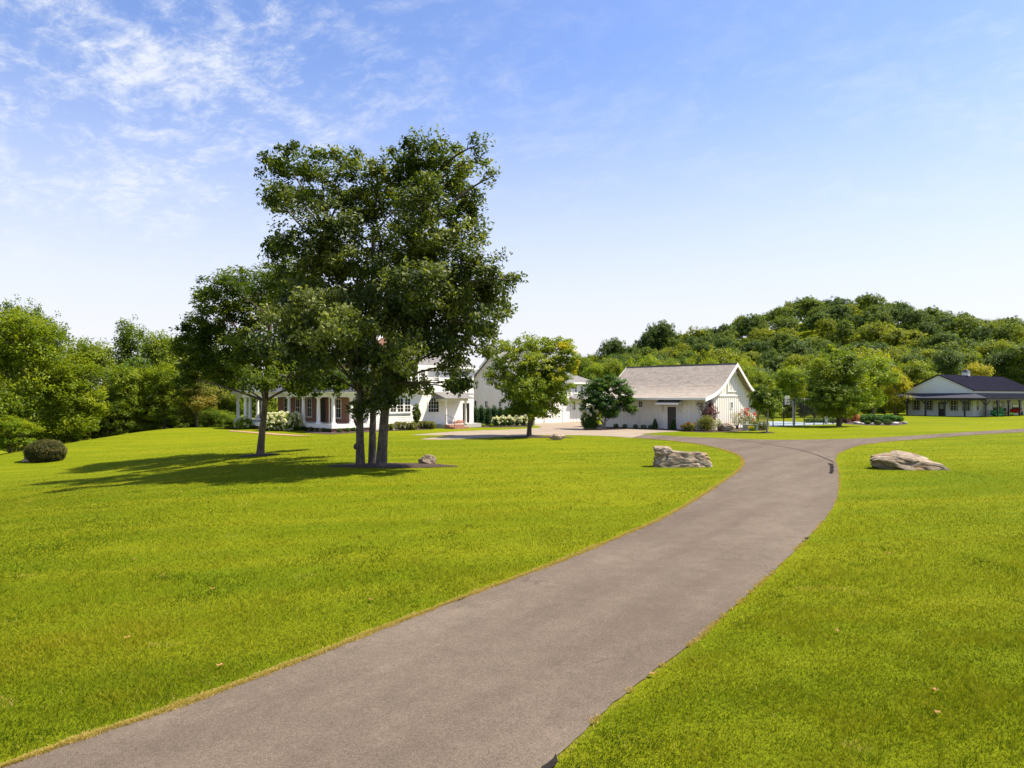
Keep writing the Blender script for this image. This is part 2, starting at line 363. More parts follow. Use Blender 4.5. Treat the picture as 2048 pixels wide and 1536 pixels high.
# ------------------------------------------------------------------ terrain
def sm(x): x = np.clip(x, 0, 1); return x * x * (3 - 2 * x)
RX = np.array([-300, -40, -10, 20, 45, 66, 75, 87, 102, 115, 129, 144, 154, 168, 185, 200, 226, 248, 300, 420, 700], float)
RZ = np.array([0, 0, 1, 5, 13, 19, 22, 23, 25.5, 31.5, 36.5, 39.5, 40, 37.5, 32, 28, 28, 26, 24, 20, 8], float)
def hgt(x, y):
    x = np.asarray(x, float); y = np.asarray(y, float)
    h1 = (-1.3 * sm((-x - 8) / 21) * sm((62 - y) / 32) + .05 * np.sin(x * .33 + y * .12) * np.sin(y * .27) * sm((-x - 9) / 6) * sm((56 - y) / 6)) * sm((y - 3) / 8)
    g1 = np.maximum(0, -x - 32); g2 = np.maximum(0, y - 66) * sm((-x - 22) / 6)
    h2 = -np.minimum(0.16 * np.hypot(g1, g2), 7)
    ridge = np.interp(x, RX, RZ)
    prof = sm((y - 150) / 185.) * (1 - .35 * sm((y - 340) / 200))
    return h1 + h2 + ridge * prof
def H(x, y): return float(hgt(x, y))
def G(px, py, z=0.0):
    Y = (CAMZ - z) * F / (py - HOR); return ((px - 1024) / F * Y, Y)
def XY(px, Y): return ((px - 1024) / F * Y, Y)
gx = np.unique(np.concatenate([np.linspace(-2500, -200, 10), np.linspace(-200, -60, 16), np.arange(-60, 110, 2.0), np.arange(110, 420, 8), np.linspace(420, 2500, 10)]))
gy = np.unique(np.concatenate([np.linspace(-600, -30, 6), np.arange(-30, 130, 2.0), np.arange(130, 520, 8), np.linspace(520, 5000, 14)]))
XX, YY = np.meshgrid(gx, gy); ZZ = hgt(XX, YY)
nx, ny = len(gx), len(gy); idx = np.arange(nx * ny).reshape(ny, nx)
FQ = np.stack([idx[:-1, :-1], idx[:-1, 1:], idx[1:, 1:], idx[1:, :-1]], -1).reshape(-1, 4)
tag(link('ground', np_mesh('ground', np.stack([XX, YY, ZZ], -1).reshape(-1, 3), FQ, smooth=True), M['lawn']), kind='structure')

def catmull(pts, n=6):
    P = [np.array(p, float) for p in pts]; out = []
    for i in range(len(P) - 1):
        p0 = P[max(i - 1, 0)]; p1 = P[i]; p2 = P[i + 1]; p3 = P[min(i + 2, len(P) - 1)]
        for k in range(n):
            t_ = k / n; out.append(.5 * ((2 * p1) + (-p0 + p2) * t_ + (2 * p0 - 5 * p1 + 4 * p2 - p3) * t_ ** 2 + (-p0 + 3 * p1 - 3 * p2 + p3) * t_ ** 3))
    out.append(P[-1]); return np.array(out)
def wob(P, amp, sc=3.0, seed=0):
    P = P.copy()
    for p in P:
        a = noise.noise(Vector((p[0] * sc, p[1] * sc, seed))); b = noise.noise(Vector((p[0] * sc + 9, p[1] * sc, seed + 5)))
        p[0] += a * amp; p[1] += b * amp
    return P
def gp(lst): return [G(*p) for p in lst]
# asphalt drive outlines, traced on the ground plane
left_e = [(-14, -6.5), (-7.6, 1.2), (-4.9, 4.5)] + gp([(168, 1480), (301, 1435), (469, 1375), (633, 1312), (800, 1246), (1000, 1170), (1120, 1125), (1240, 1075), (1331, 1035), (1398, 996), (1441, 968), (1477, 942), (1487, 925), (1477, 911), (1445, 899), (1398, 889), (1335, 881), (1262, 876)])
right_e = [(-8.6, -8.0), (-3.4, 0.2), (-1.3, 3.3)] + gp([(1088, 1536), (1200, 1433), (1300, 1350), (1400, 1274), (1553, 1138), (1613, 1078), (1658, 1027), (1674, 996), (1679, 964), (1677, 940), (1672, 921), (1678, 908), (1698, 898), (1733, 889), (1832, 879), (2048, 864.5)]) + [(58.5, 62.0), (75, 68)]
upper_e = [(72, 73), (54, 66.5)] + gp([(2048, 857.5), (1911, 866), (1792, 873.5), (1694, 878), (1575, 880), (1477, 878), (1358, 873), (1290, 869)])
LE = wob(catmull(left_e, 10), .03, 5); RE = wob(catmull(right_e, 10), .035, 4, seed=3); UE = wob(catmull(upper_e, 8), .04, seed=7)
asph = np.concatenate([LE, UE[::-1], RE[::-1]])
def sheet(name, poly, z, mat, **k):
    poly = [Vector((p[0], p[1], 0)) for p in poly]
    tri = tessellate_polygon([poly]); me = bpy.data.meshes.new(name)
    # winding up
    fs = []
    for a, b, c_ in tri:
        n_ = (poly[b] - poly[a]).cross(poly[c_] - poly[a]).z
        fs.append((a, b, c_) if n_ > 0 else (a, c_, b))
    zz_ = [z + H(p.x, p.y) for p in poly]
    me.from_pydata([(p.x, p.y, q) for p, q in zip(poly, zz_)], [], fs); me.update()
    return tag(link(name, me, mat), **k)
sheet('driveway', asph, .016, M['asphalt'], kind='structure')
apron_pts = [(1262, 876), (1220, 872.6), (1150, 870.4), (1090, 870.5), (1040, 872), (1000, 874), (940, 877.5), (890, 879.2), (842, 878.8), (870, 875), (913, 871.5), (880, 870.6), (824, 870.3), (860, 867), (913, 863.2), (960, 861), (985, 860.6), (1033, 858.5), (1068, 856.5), (1083, 854.5), (1070, 851), (1052, 848), (1170, 841.5), (1185, 846), (1172, 856), (1190, 858.5), (1240, 858.5), (1290, 858.2), (1330, 859.8), (1361, 862.5), (1320, 865), (1283, 868), (1290, 869.5)]
AP = wob(catmull(gp(apron_pts) + [G(1262, 876)], 4)[:-1], .05)
sheet('concrete_apron', AP, .010, M['beige'], kind='structure')
# dry grass edge strips
def strip(name, P, w0, w1, z, mat, rag=.3, **k):
    mb = MB(); n = len(P); vs = []
    for i in range(n):
        d = P[min(i + 1, n - 1)] - P[max(i - 1, 0)]; d = d / (np.hypot(*d) + 1e-9); nn = np.array([-d[1], d[0]])
        a = P[i] + nn * w0; b = P[i] + nn * (w1 * (1 + rag * (noise.noise(Vector((P[i][0] * 5, P[i][1] * 5, 2))) + .6 * noise.noise(Vector((P[i][0] * 19, P[i][1] * 19, 2))))))
        for p in (a, b): vs.append((p[0], p[1], z + H(*p)))
    mb.add(vs, [(2 * i, 2 * i + 2, 2 * i + 3, 2 * i + 1) for i in range(n - 1)])
    return mb.build(name, mat, **k)
def dense(P, n=4):
    Q = [P[0]]
    for a, b in zip(P[:-1], P[1:]):
        for k in range(1, n + 1): Q.append(a + (b - a) * k / n)
    return np.array(Q)
# tar joint across the junction and sealed cracks
jt = catmull(gp([(1395, 876.5), (1440, 878), (1500, 884), (1560, 893), (1610, 903), (1650, 917), (1668, 926)]), 8)
strip('tar_joint', jt, -.035, .03, .021, M['tar'], kind='structure')
def patch(name, px, z=.022):
    P = wob(dense(np.array(gp(px) + [G(*px[0])]), 5)[:-1], .07, 5, 11); return sheet(name, P, z, M['tar'], kind='structure')
patch('sealed_crack', [(1656, 927), (1666, 928.5), (1667, 936), (1668, 944), (1664, 949), (1658, 947), (1661, 941), (1660, 934)])
patch('sealed_crack', [(1605, 1086), (1617, 1078), (1620, 1074), (1609, 1077)])
patch('sealed_crack', [(633, 1311), (668, 1299), (650, 1300)])
patch('sealed_crack', [(912, 1205), (940, 1194), (928, 1195)])
patch('sealed_crack', [(1426, 978), (1436, 974), (1432, 973)])
patch('sealed_crack', [(1078, 1534), (1112, 1512), (1104, 1532), (1085, 1555)])

# ------------------------------------------------------------------ lawn blades (stuff)
def inpoly(P, poly):
    x, y = P[:, 0], P[:, 1]; c_ = np.zeros(len(P), bool); n = len(poly)
    for i in range(n):
        x1, y1 = poly[i]; x2, y2 = poly[(i + 1) % n]
        if y1 == y2: continue
        cond = ((y1 > y) != (y2 > y)) & (x < (x2 - x1) * (y - y1) / (y2 - y1) + x1); c_ ^= cond
    return c_
def dist_poly(P, line):
    d = np.full(len(P), 1e9)
    for a, b in zip(line[:-1], line[1:]):
        ab = b - a; t_ = np.clip(((P - a) @ ab) / (ab @ ab + 1e-12), 0, 1); q = a + t_[:, None] * ab
        d = np.minimum(d, np.hypot(*(P - q).T))
    return d
def smooth_noise(P, s, seed):
    r = np.random.default_rng(seed); g = r.random((64, 64)); u_ = P[:, 0] / s + 1000.3; v_ = P[:, 1] / s + 1000.7
    i = np.floor(u_).astype(int); j = np.floor(v_).astype(int); fu = sm(u_ - i); fv = sm(v_ - j)
    q = lambda a, b: g[a % 64, b % 64]
    return (q(i, j) * (1 - fu) + q(i + 1, j) * fu) * (1 - fv) + (q(i, j + 1) * (1 - fu) + q(i + 1, j + 1) * fu) * fv
def dens_at(y): return np.where(y < 7, 6000., 6000. * (7. / np.maximum(y, 7)) ** 2.35)
ye = np.geomspace(3.6, 56, 60); PTS = []
for y0, y1 in zip(ye[:-1], ye[1:]):
    xm = .80 * y1 + 1.0; n = int((y1 - y0) * 2 * xm * float(dens_at((y0 + y1) / 2))); p = np.stack([RNG.uniform(-xm, xm, n), RNG.uniform(y0, y1, n)], -1)
    p = p[np.abs(p[:, 0]) < .80 * p[:, 1] + .8]; PTS.append(p)
PT = np.concatenate(PTS)
edge_shrink = asph
ina = inpoly(PT, asph); ind = np.where(ina)[0]
de_ = np.minimum(dist_poly(PT[ind], LE), dist_poly(PT[ind], RE)); ok_ = ~ina; ok_[ind[de_ < .055 * RNG.random(len(ind))]] = True
PT = PT[ok_]; PT = PT[~inpoly(PT, AP)]
beds = []   # ellipses (cx, cy, rx, ry) kept free of grass
def bed(px, py, rxp, ryfac=.5, name='mulch_bed', z=.012, wig=.12):
    x, y = G(px, py)
    for _ in range(5): x, y = G(px, py, H(x, y))
    rx = rxp / F * y; ry = rx * ryfac; beds.append((x, y, rx, ry))
    P = np.array([(x + rx * math.cos(a) * (1 + wig * math.sin(3 * a + px)), y + ry * math.sin(a) * (1 + wig * math.cos(2 * a + px))) for a in np.linspace(0, 2 * math.pi, 60)[:-1]])
    P = wob(P, .12, 2.2, px); mb = MB(); n = len(P); hh = H(x, y)
    rings = [(1.0, z), (.93, z + .035), (.6, z + .07), (.2, z + .09)]
    vs = []
    for s_, z_ in rings:
        for p in P:
            q = (x + (p[0] - x) * s_, y + (p[1] - y) * s_); vs.append((q[0], q[1], z_ + H(*q) + .02 * noise.noise(Vector((q[0] * 3, q[1] * 3, 0)))))
    mb.add(vs, [(k * n + i, k * n + (i + 1) % n, (k + 1) * n + (i + 1) % n, (k + 1) * n + i) for k in range(3) for i in range(n)], True)
    mb.f.append([3 * n + i for i in range(n)]); mb.sm.append(True)
    return mb.build(name, M['mulch'], kind='structure')
bed(782, 932, 128, .30); bed(518, 911, 38, .45); bed(1078, 875, 70, .22); bed(1534, 865.5, 15, .6)
for (cx, cy, rx, ry) in beds: PT = PT[((PT[:, 0] - cx) / rx) ** 2 + ((PT[:, 1] - cy) / ry) ** 2 > 1.02]
nB = len(PT); dist = PT[:, 1]
dE = np.full(nB, 9.0)
near = PT[:, 1] < 40
dE[near] = np.minimum(dist_poly(PT[near], LE), dist_poly(PT[near], RE))
patchn = .5 * smooth_noise(PT, .55, 1) + .3 * smooth_noise(PT, .17, 2) + .2 * smooth_noise(PT, 2.6, 3)
hh = (.014 + .046 * RNG.random(nB) ** 1.3) * (.35 + 1.5 * patchn ** 1.3); hh *= np.clip(.45 + dE * 1.6, .45, 1); hh *= np.clip(1.05 - dist / 120, .6, 1)
wd = np.clip(.0042 + dist * .00055, .0042, .024) * RNG.uniform(.7, 1.3, nB)
ang = RNG.uniform(0, 2 * np.pi, nB); lean = RNG.uniform(.2, 1.25, nB) * hh; la = RNG.uniform(0, 2 * np.pi, nB)
Z0 = hgt(PT[:, 0], PT[:, 1]) - .004; T = np.stack([np.cos(ang), np.sin(ang)], -1)
V0 = np.column_stack([PT - T * wd[:, None] / 2, Z0]); V1 = np.column_stack([PT + T * wd[:, None] / 2, Z0])
V2 = np.column_stack([PT + np.stack([np.cos(la), np.sin(la)], -1) * lean[:, None], Z0 + hh])
VV = np.stack([V0, V1, V2], 1).reshape(-1, 3)
ca, sa_ = math.cos(R(14)), math.sin(R(14)); al = PT[:, 0] * ca + PT[:, 1] * sa_; ac = -PT[:, 0] * sa_ + PT[:, 1] * ca
mow = smooth_noise(np.stack([al * .10, ac * 1.0], -1), .55, 31)
var = np.clip(-.12 + .78 * patchn + RNG.normal(0, .20, nB) + .26 * smooth_noise(PT, 4.2, 9) + .20 * mow, 0, .80)
clov = (smooth_noise(PT, 1.1, 41) > .80) & (RNG.random(nB) < .6); var[clov] = RNG.uniform(0, .25, clov.sum())
tanm = (dE < .01 + .06 * RNG.random(nB) ** 2 + .05 * smooth_noise(PT, .3, 5) * (PT[:, 0] < PT[:, 1] * .25)) | (RNG.random(nB) < .035 * np.exp(-dE / .8)) | ((smooth_noise(PT, .8, 17) > .93) & (RNG.random(nB) < .3))
var[tanm] = RNG.uniform(.84, 1, tanm.sum())
# coarse tussocks standing above the mown height
nt_ = 2600; ty = 4 * (16 / 4.) ** RNG.random(nt_); tx = RNG.uniform(-.8, .8, nt_) * ty; tp = np.stack([tx, ty], -1)
tp = tp[~inpoly(tp, asph)]; tp = tp[smooth_noise(tp, 1.4, 51) > .5]; nb_ = 12; ii = np.repeat(np.arange(len(tp)), nb_); q_ = RNG.normal(0, .025, (len(ii), 2)); bp = tp[ii] + q_
bh = RNG.uniform(.035, .085, len(ii)); bw = RNG.uniform(.004, .008, len(ii)); ba = RNG.uniform(0, 6.28, len(ii)); bz = hgt(bp[:, 0], bp[:, 1]) - .004; Tb = np.stack([np.cos(ba), np.sin(ba)], -1); ol = q_ / .025 * .02 * RNG.uniform(.5, 1.8, (len(ii), 1))
VT = np.stack([np.column_stack([bp - Tb * bw[:, None] / 2, bz]), np.column_stack([bp + Tb * bw[:, None] / 2, bz]), np.column_stack([bp + ol, bz + bh])], 1).reshape(-1, 3)
def edge_blades(line, n, off, wid, keep):
    a = line[:-1]; b = line[1:]; sl = np.hypot(*(b - a).T); my = (a[:, 1] + b[:, 1]) / 2; ok = (my > 3.6) & (my < 50) & (np.abs(a[:, 0]) < .85 * my + 1); wgt = np.where(ok, sl / np.maximum(my, 4) ** .9, 0)
    k_ = RNG.choice(len(a), n, p=wgt / wgt.sum()); t_ = RNG.random(n)[:, None]; p = a[k_] + (b[k_] - a[k_]) * t_; d = (b[k_] - a[k_]) / sl[k_][:, None]; nn = np.stack([-d[:, 1], d[:, 0]], -1)
    wv = smooth_noise(p, .16, 61) * .7 + smooth_noise(p, .6, 62) * .6; p = p + nn * (off + wid * wv * RNG.normal(.25, .5, n))[:, None]
    p = p[(wv > keep)]; n = len(p); w_ = np.clip(.005 + p[:, 1] * .0006, .005, .03); a_ = RNG.uniform(0, 6.28, n); h_ = RNG.uniform(.008, .03, n); l_ = RNG.normal(0, .022, (n, 2)); z_ = hgt(p[:, 0], p[:, 1]) + .012; T_ = np.stack([np.cos(a_), np.sin(a_)], -1)
    return np.stack([np.column_stack([p - T_ * w_[:, None] / 2, z_]), np.column_stack([p + T_ * w_[:, None] / 2, z_]), np.column_stack([p + l_, z_ + h_])], 1).reshape(-1, 3), RNG.uniform(.80, 1, n)
for args in ((LE, 110000, .01, .085, .18), (RE, 20000, -.012, .05, .62)):
    ev, eva = edge_blades(*args); VV = np.concatenate([VV, ev]); var = np.concatenate([var, eva]); nB += len(eva)
tv = RNG.random(len(tp)); VV = np.concatenate([VV, VT]); var = np.concatenate([var, np.clip(tv[ii] * .6 + RNG.normal(0, .12, len(ii)), 0, .8)]); nB = nB + len(ii)
tag(link('grass', np_mesh('grass', VV, np.arange(nB * 3).reshape(-1, 3), var), M['blade']), label='short mown lawn grass either side of the asphalt drive', cat='grass', kind='stuff')

# ------------------------------------------------------------------ plants
def leaves_np(Cn, size, var, rng, up=.5, droop=.4, aspect=.45, center=None):
    n = len(Cn); nr = rng.normal(0, 1, (n, 3)); nr /= np.linalg.norm(nr, axis=1)[:, None] + 1e-9
    nr = nr * .9; nr[:, 2] = np.abs(nr[:, 2]) * .6 + up
    if center is not None:
        o_ = Cn - center; o_ /= np.linalg.norm(o_, axis=1)[:, None] + 1e-6; nr += o_ * .45
    nr /= np.linalg.norm(nr, axis=1)[:, None] + 1e-9
    d = rng.normal(0, 1, (n, 3)); d[:, 2] -= droop; d -= nr * np.sum(d * nr, 1)[:, None]; d /= np.linalg.norm(d, axis=1)[:, None] + 1e-9
    s_ = np.cross(nr, d); sz = size * rng.uniform(.65, 1.3, n)[:, None]
    A = Cn - d * sz * .5; B = Cn + s_ * sz * aspect * .5 - d * sz * .05; D = Cn - s_ * sz * aspect * .5 - d * sz * .05; E = Cn + d * sz * .5 - nr * sz * .12
    V = np.stack([A, B, E, D], 1).reshape(-1, 3); return V, np.arange(n * 4).reshape(-1, 4), var
def crown_pts(lobes, clumps, lpc, cr, rng, flat=.6, inner=.45, gap=0.0):
    lobes = np.array(lobes, float); vol = np.prod(lobes[:, 3:6], 1) ** (2 / 3.); vol = np.maximum(vol, vol.mean() * .3); pr = vol / vol.sum()
    k = rng.choice(len(lobes), clumps, p=pr); d = rng.normal(0, 1, (clumps, 3)); d /= np.linalg.norm(d, axis=1)[:, None]
    r_ = inner + (1 - inner) * rng.random(clumps) ** .55; r_ *= 1 + .16 * rng.normal(0, 1, clumps)
    cc = lobes[k, :3] + d * r_[:, None] * lobes[k, 3:6]
    cs = cr * rng.uniform(.6, 1.35, clumps); cv = rng.normal(0, .16, clumps)
    nl = rng.poisson(lpc, clumps); ii = np.repeat(np.arange(clumps), nl); n = len(ii)
    g = rng.normal(0, 1, (n, 3)); g /= np.linalg.norm(g, axis=1)[:, None]; g *= (rng.random(n) ** .45)[:, None] * cs[ii][:, None]; g[:, 2] *= flat
    P = cc[ii] + g; lv = rng.normal(0, .15, len(lobes))
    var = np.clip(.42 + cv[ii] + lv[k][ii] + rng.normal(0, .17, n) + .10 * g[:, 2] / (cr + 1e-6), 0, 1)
    return cc, P, var, k
def crown(name, lobes, clumps, lpc, cr, size, mat, parent, seed, **kw):
    rng = np.random.default_rng(seed); la = {a: kw.pop(a) for a in ('up', 'droop', 'aspect') if a in kw}
    cc, P, var, k = crown_pts(lobes, clumps, lpc, cr, rng, **kw)
    cen = np.array(lobes, float)[:, :3].mean(0)
    V, Fq, va = leaves_np(P, size, var, rng, center=cen, **la)
    return link(name, np_mesh(name, V, Fq, va), mat, parent), cc, k
def bend(a, b, n, amp, rng):
    a = np.array(a, float); b = np.array(b, float); out = []
    off = rng.normal(0, amp, 3)
    for i in range(n + 1):
        t_ = i / n; out.append(a + (b - a) * t_ + off * math.sin(math.pi * t_) + np.array([0, 0, .12 * np.linalg.norm(b - a)]) * math.sin(math.pi * t_) * .5)
    return out
def branches(mb, root_pts, lobes, cc, k, r0, rng, twigs=3):
    """limbs from the bole to every lobe, twigs from limbs to clumps"""
    lobes = np.array(lobes, float); rp = np.array(root_pts, float)
    for i, lb in enumerate(lobes):
        c_ = lb[:3]; below = rp[rp[:, 2] < c_[2] - .1]
        cand = below if len(below) else rp[:1]
        w_ = np.linalg.norm(cand - c_, axis=1) + .6 * np.abs((c_[2] - cand[:, 2]) - np.linalg.norm(cand[:, :2] - c_[:2], axis=1)); st_ = cand[np.argmin(w_)]
        pts = bend(st_, c_, 6, .05 * np.linalg.norm(c_ - st_), rng); rr = r0 * rng.uniform(.7, 1.1)
        mb.tube(pts, [rr * (1 - .75 * j / 6) for j in range(7)], 6, cap=False)
        mine = np.where(k == i)[0]
        for q in rng.permutation(mine)[:twigs]:
            s_ = pts[rng.integers(2, 7)]; mb.tube(bend(s_, cc[q], 3, .08, rng), [rr * .28, rr * .2, rr * .13, rr * .06], 4, cap=False)
def img_lobes(lst, Y, x0, y0, z0, rng, dj=2.0, dr=.9):
    """lobes given as (px, py, rx, ry [, dY]) measured at distance Y; returned relative to the tree base"""
    out = []
    for l in lst:
        dy = (l[4] if len(l) > 4 else 0) + rng.uniform(-dj, dj) * .9; yy = Y + dy
        s_ = yy / F; X = (l[0] - 1024) * s_; Z = CAMZ + (HOR - l[1]) * s_
        out.append((X - x0, yy - y0, Z - z0, l[2] * s_, l[2] * s_ * dr, l[3] * s_))
    return out
def bole(mb, p0, p1, r0, r1, rng, wig=.12, n=10, flare=1.35, sides=14):
    p0 = np.array(p0, float); p1 = np.array(p1, float); pts = []; rad = []; ph = rng.uniform(0, 6, 2)
    for i in range(n + 1):
        t_ = i / n; o_ = np.array([math.sin(t_ * 3 + ph[0]) - math.sin(ph[0]), math.sin(t_ * 2.6 + ph[1]) - math.sin(ph[1]), 0]) * wig
        pts.append(p0 + (p1 - p0) * t_ + o_ * t_ * (1 - .3 * t_)); rad.append((r0 + (r1 - r0) * t_) * (1 + (flare - 1) * math.exp(-t_ * n * .9)) * (1 + rng.normal(0, .02)))
    pts[0] = pts[0] - np.array([0, 0, .12]); mb.tube(pts, rad, sides, cap=False); return pts

# ---- the three tall trees in the bed
rt = np.random.default_rng(21)
def hero(px, py, top, r0, r1, lobes, mat, barkm, label, clumps, lpc, size, cr, seed, Yc=None, forks=None, twigs=4, group=None, burl=None, dj=2.6, **kw):
    x, y = G(px, py); z = 0.0
    if x < -6:
        for _ in range(6): z = H(x, y); x, y = G(px, py, z)
    rng = np.random.default_rng(seed)
    t_ = thing('tree', label, 'tree', (x, y, z), group=group)
    lb = img_lobes(lobes, Yc or y, x, y, z, rng, dj)
    tx, ty = XY(top[0], y); tz = CAMZ + (HOR - top[1]) * y / F
    mb = MB(); pts = bole(mb, (0, 0, 0), (tx - x, 0, tz - z), r0, r1, rng)
    for fk in (forks or []):
        i = int(len(pts) * fk[0]); ex, _ = XY(fk[1], y); ez = CAMZ + (HOR - fk[2]) * y / F
        b_ = bend(pts[i], (ex - x, fk[3], ez - z), 6, .12, rng); mb.tube(b_, [r0 * .62 * (1 - .08 * j) for j in range(7)], 9, cap=False); pts = pts + b_[3:]
    o_, cc, k = crown('crown', lb, clumps, lpc, cr, size, mat, t_, seed, **kw)
    branches(mb, pts[4:], lb, cc, k, r0 * .40, rng, twigs)
    if burl:
        bx, _ = XY(burl[0], y); bz = CAMZ + (HOR - burl[1]) * y / F
        mb.lathe((bx - x, -.05, bz - z - .14), [(.02, 0), (.10, .05), (.13, .14), (.09, .24), (.02, .29)], 10)
    mb.build('trunk', barkm, t_); return t_
K = dict(size=.19, cr=.41, flat=.85, up=.3)
lobL = [(575, 330, 48, 34, 0), (548, 392, 46, 22, -1), (590, 395, 50, 28, 0.5), (640, 335, 48, 40, 0), (695, 318, 42, 32, 1), (640, 390, 50, 30, 1.5), (655, 440, 55, 34, 0), (610, 480, 55, 34, -1),
        (560, 500, 34, 26, 0), (690, 480, 55, 40, 1), (640, 545, 70, 40, -1), (585, 560, 50, 36, 1.5), (700, 570, 60, 40, 0), (640, 620, 75, 42, -2), (590, 650, 55, 32, -3), (680, 660, 70, 40, -2.5), (560, 690, 50, 26, -3), (640, 710, 55, 30, -2.5), (722, 740, 28, 40, -.4), (728, 790, 18, 34, -.3), (690, 700, 50, 36, -1.8), (705, 370, 44, 44, 0), (715, 420, 40, 40, .5), (660, 520, 60, 40, -2), (600, 600, 55, 40, -2.5)]
lobM = [(770, 345, 52, 40, 1), (740, 400, 50, 45, 1.5), (795, 420, 60, 55, 2), (750, 480, 60, 50, 2), (810, 520, 65, 55, 1), (750, 570, 62, 48, 1.5), (800, 625, 70, 45, 1.5), (745, 655, 60, 35, 0), (730, 740, 38, 50, 0), (740, 790, 26, 34, -.3), (722, 825, 14, 10, -.3), (745, 745, 38, 45, -.6), (760, 690, 55, 45, -1.6), (720, 610, 60, 50, -2), (765, 540, 60, 50, -2), (760, 610, 55, 45, -2.2), (755, 800, 26, 30, -1)]
lobR = [(855, 315, 56, 36, 0), (815, 345, 40, 40, 0), (905, 345, 36, 36, 0), (955, 290, 22, 26, 0), (940, 320, 26, 22, 0), (985, 352, 18, 16, 0), (880, 400, 62, 50, 0), (930, 400, 36, 34, 0), (860, 470, 70, 50, -1), (935, 465, 46, 34, 0),
        (900, 535, 70, 48, 0), (965, 520, 40, 36, 0), (830, 565, 65, 46, -2), (985, 570, 38, 28, 0), (1022, 560, 20, 20, 0), (940, 600, 60, 40, -1), (870, 630, 70, 42, -2), (975, 640, 40, 32, 0), (1000, 610, 24, 26, 0), (930, 670, 55, 34, 0), (860, 685, 52, 28, -1),
        (800, 700, 45, 38, -1), (790, 765, 28, 34, -.4), (775, 798, 20, 20, -.3), (840, 768, 20, 16, -1), (910, 730, 30, 20, 0), (908, 775, 13, 13, 0), (975, 690, 26, 22, 0), (928, 768, 14, 6, 0), (790, 735, 40, 40, -1.5), (800, 640, 60, 45, -2.5), (830, 490, 60, 50, -2), (850, 400, 55, 45, -1.5), (772, 785, 20, 28, -.5), (890, 590, 55, 40, -2.2)]
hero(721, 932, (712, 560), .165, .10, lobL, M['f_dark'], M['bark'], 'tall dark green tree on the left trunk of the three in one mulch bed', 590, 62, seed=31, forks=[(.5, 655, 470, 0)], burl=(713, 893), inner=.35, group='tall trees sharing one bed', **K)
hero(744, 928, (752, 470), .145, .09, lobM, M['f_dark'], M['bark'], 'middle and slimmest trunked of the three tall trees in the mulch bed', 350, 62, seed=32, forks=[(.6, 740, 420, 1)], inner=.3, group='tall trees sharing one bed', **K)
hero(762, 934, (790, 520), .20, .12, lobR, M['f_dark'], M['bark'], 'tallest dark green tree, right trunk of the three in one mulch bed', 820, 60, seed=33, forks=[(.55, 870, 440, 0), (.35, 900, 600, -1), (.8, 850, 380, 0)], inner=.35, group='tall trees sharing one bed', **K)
lob2 = [(560, 560, 50, 34, 0), (500, 565, 55, 34, 0), (450, 575, 45, 28, 0), (415, 590, 26, 18, 0), (430, 625, 50, 36, 0), (395, 660, 40, 30, 0), (500, 620, 60, 45, 0), (570, 620, 60, 45, 1), (610, 660, 55, 40, 1),
        (370, 690, 32, 26, 0), (440, 690, 60, 40, -1), (510, 700, 60, 45, -1.5), (580, 715, 60, 40, 0), (630, 730, 50, 34, 1), (670, 765, 34, 20, 1), (400, 735, 44, 26, 0), (460, 755, 50, 26, 0), (520, 760, 50, 24, -1), (600, 770, 45, 20, 0), (375, 760, 24, 14, 0)]
hero(520, 910, (545, 640), .17, .11, lob2, M['f_tree2'], M['bark2'], 'spreading olive green tree with a forked trunk, left of the three tall trees', 1050, 58, seed=34, forks=[(.42, 500, 690, 0), (.36, 590, 700, .5)], inner=.35, dj=2.2, droop=.1, size=.19, cr=.46)
# ---- garden tree by the drive
lobg = [(1010, 700, 30, 22, 0), (1050, 690, 30, 18, 0), (1090, 695, 34, 22, 0), (1125, 690, 26, 20, 0), (1140, 720, 20, 26, 0), (1040, 725, 40, 28, 0), (1100, 730, 42, 30, 0), (1000, 735, 26, 24, 0), (1060, 765, 48, 28, 0), (1115, 770, 34, 24, 0), (1010, 770, 24, 16, 0), (1040, 795, 34, 16, 0), (1090, 800, 38, 18, 0), (1120, 800, 22, 14, 0), (985, 755, 16, 16, 0), (1060, 820, 44, 16, 0), (1030, 820, 24, 12, -.5), (1095, 825, 26, 12, 0), (1070, 740, 50, 36, -1.3), (1055, 780, 50, 30, -1.3), (1095, 770, 40, 36, -1)]
gt = hero(1058, 873, (1062, 770), .17, .09, lobg, M['f_garden'], M['bark2'], 'leafy garden tree with several thin stems between the lawn and the garage drive', 900, 46, size=.20, cr=.42, seed=35, forks=[(.3, 1085, 770, 0), (.12, 1100, 790, .3), (.2, 1035, 770, 0)], inner=.3, dj=1.6)
crown('autumn_leaves', img_lobes([(1140, 715, 18, 26, -.5), (1150, 735, 8, 20, -.5), (1130, 690, 16, 10, -1), (1115, 750, 16, 22, -1.5), (1098, 792, 8, 14, -1.5), (1075, 700, 14, 9, -1)], G(1058, 873)[1], *G(1058, 873), 0, rt, 1), 60, 26, .26, .19, M['f_gold'], gt, 36)

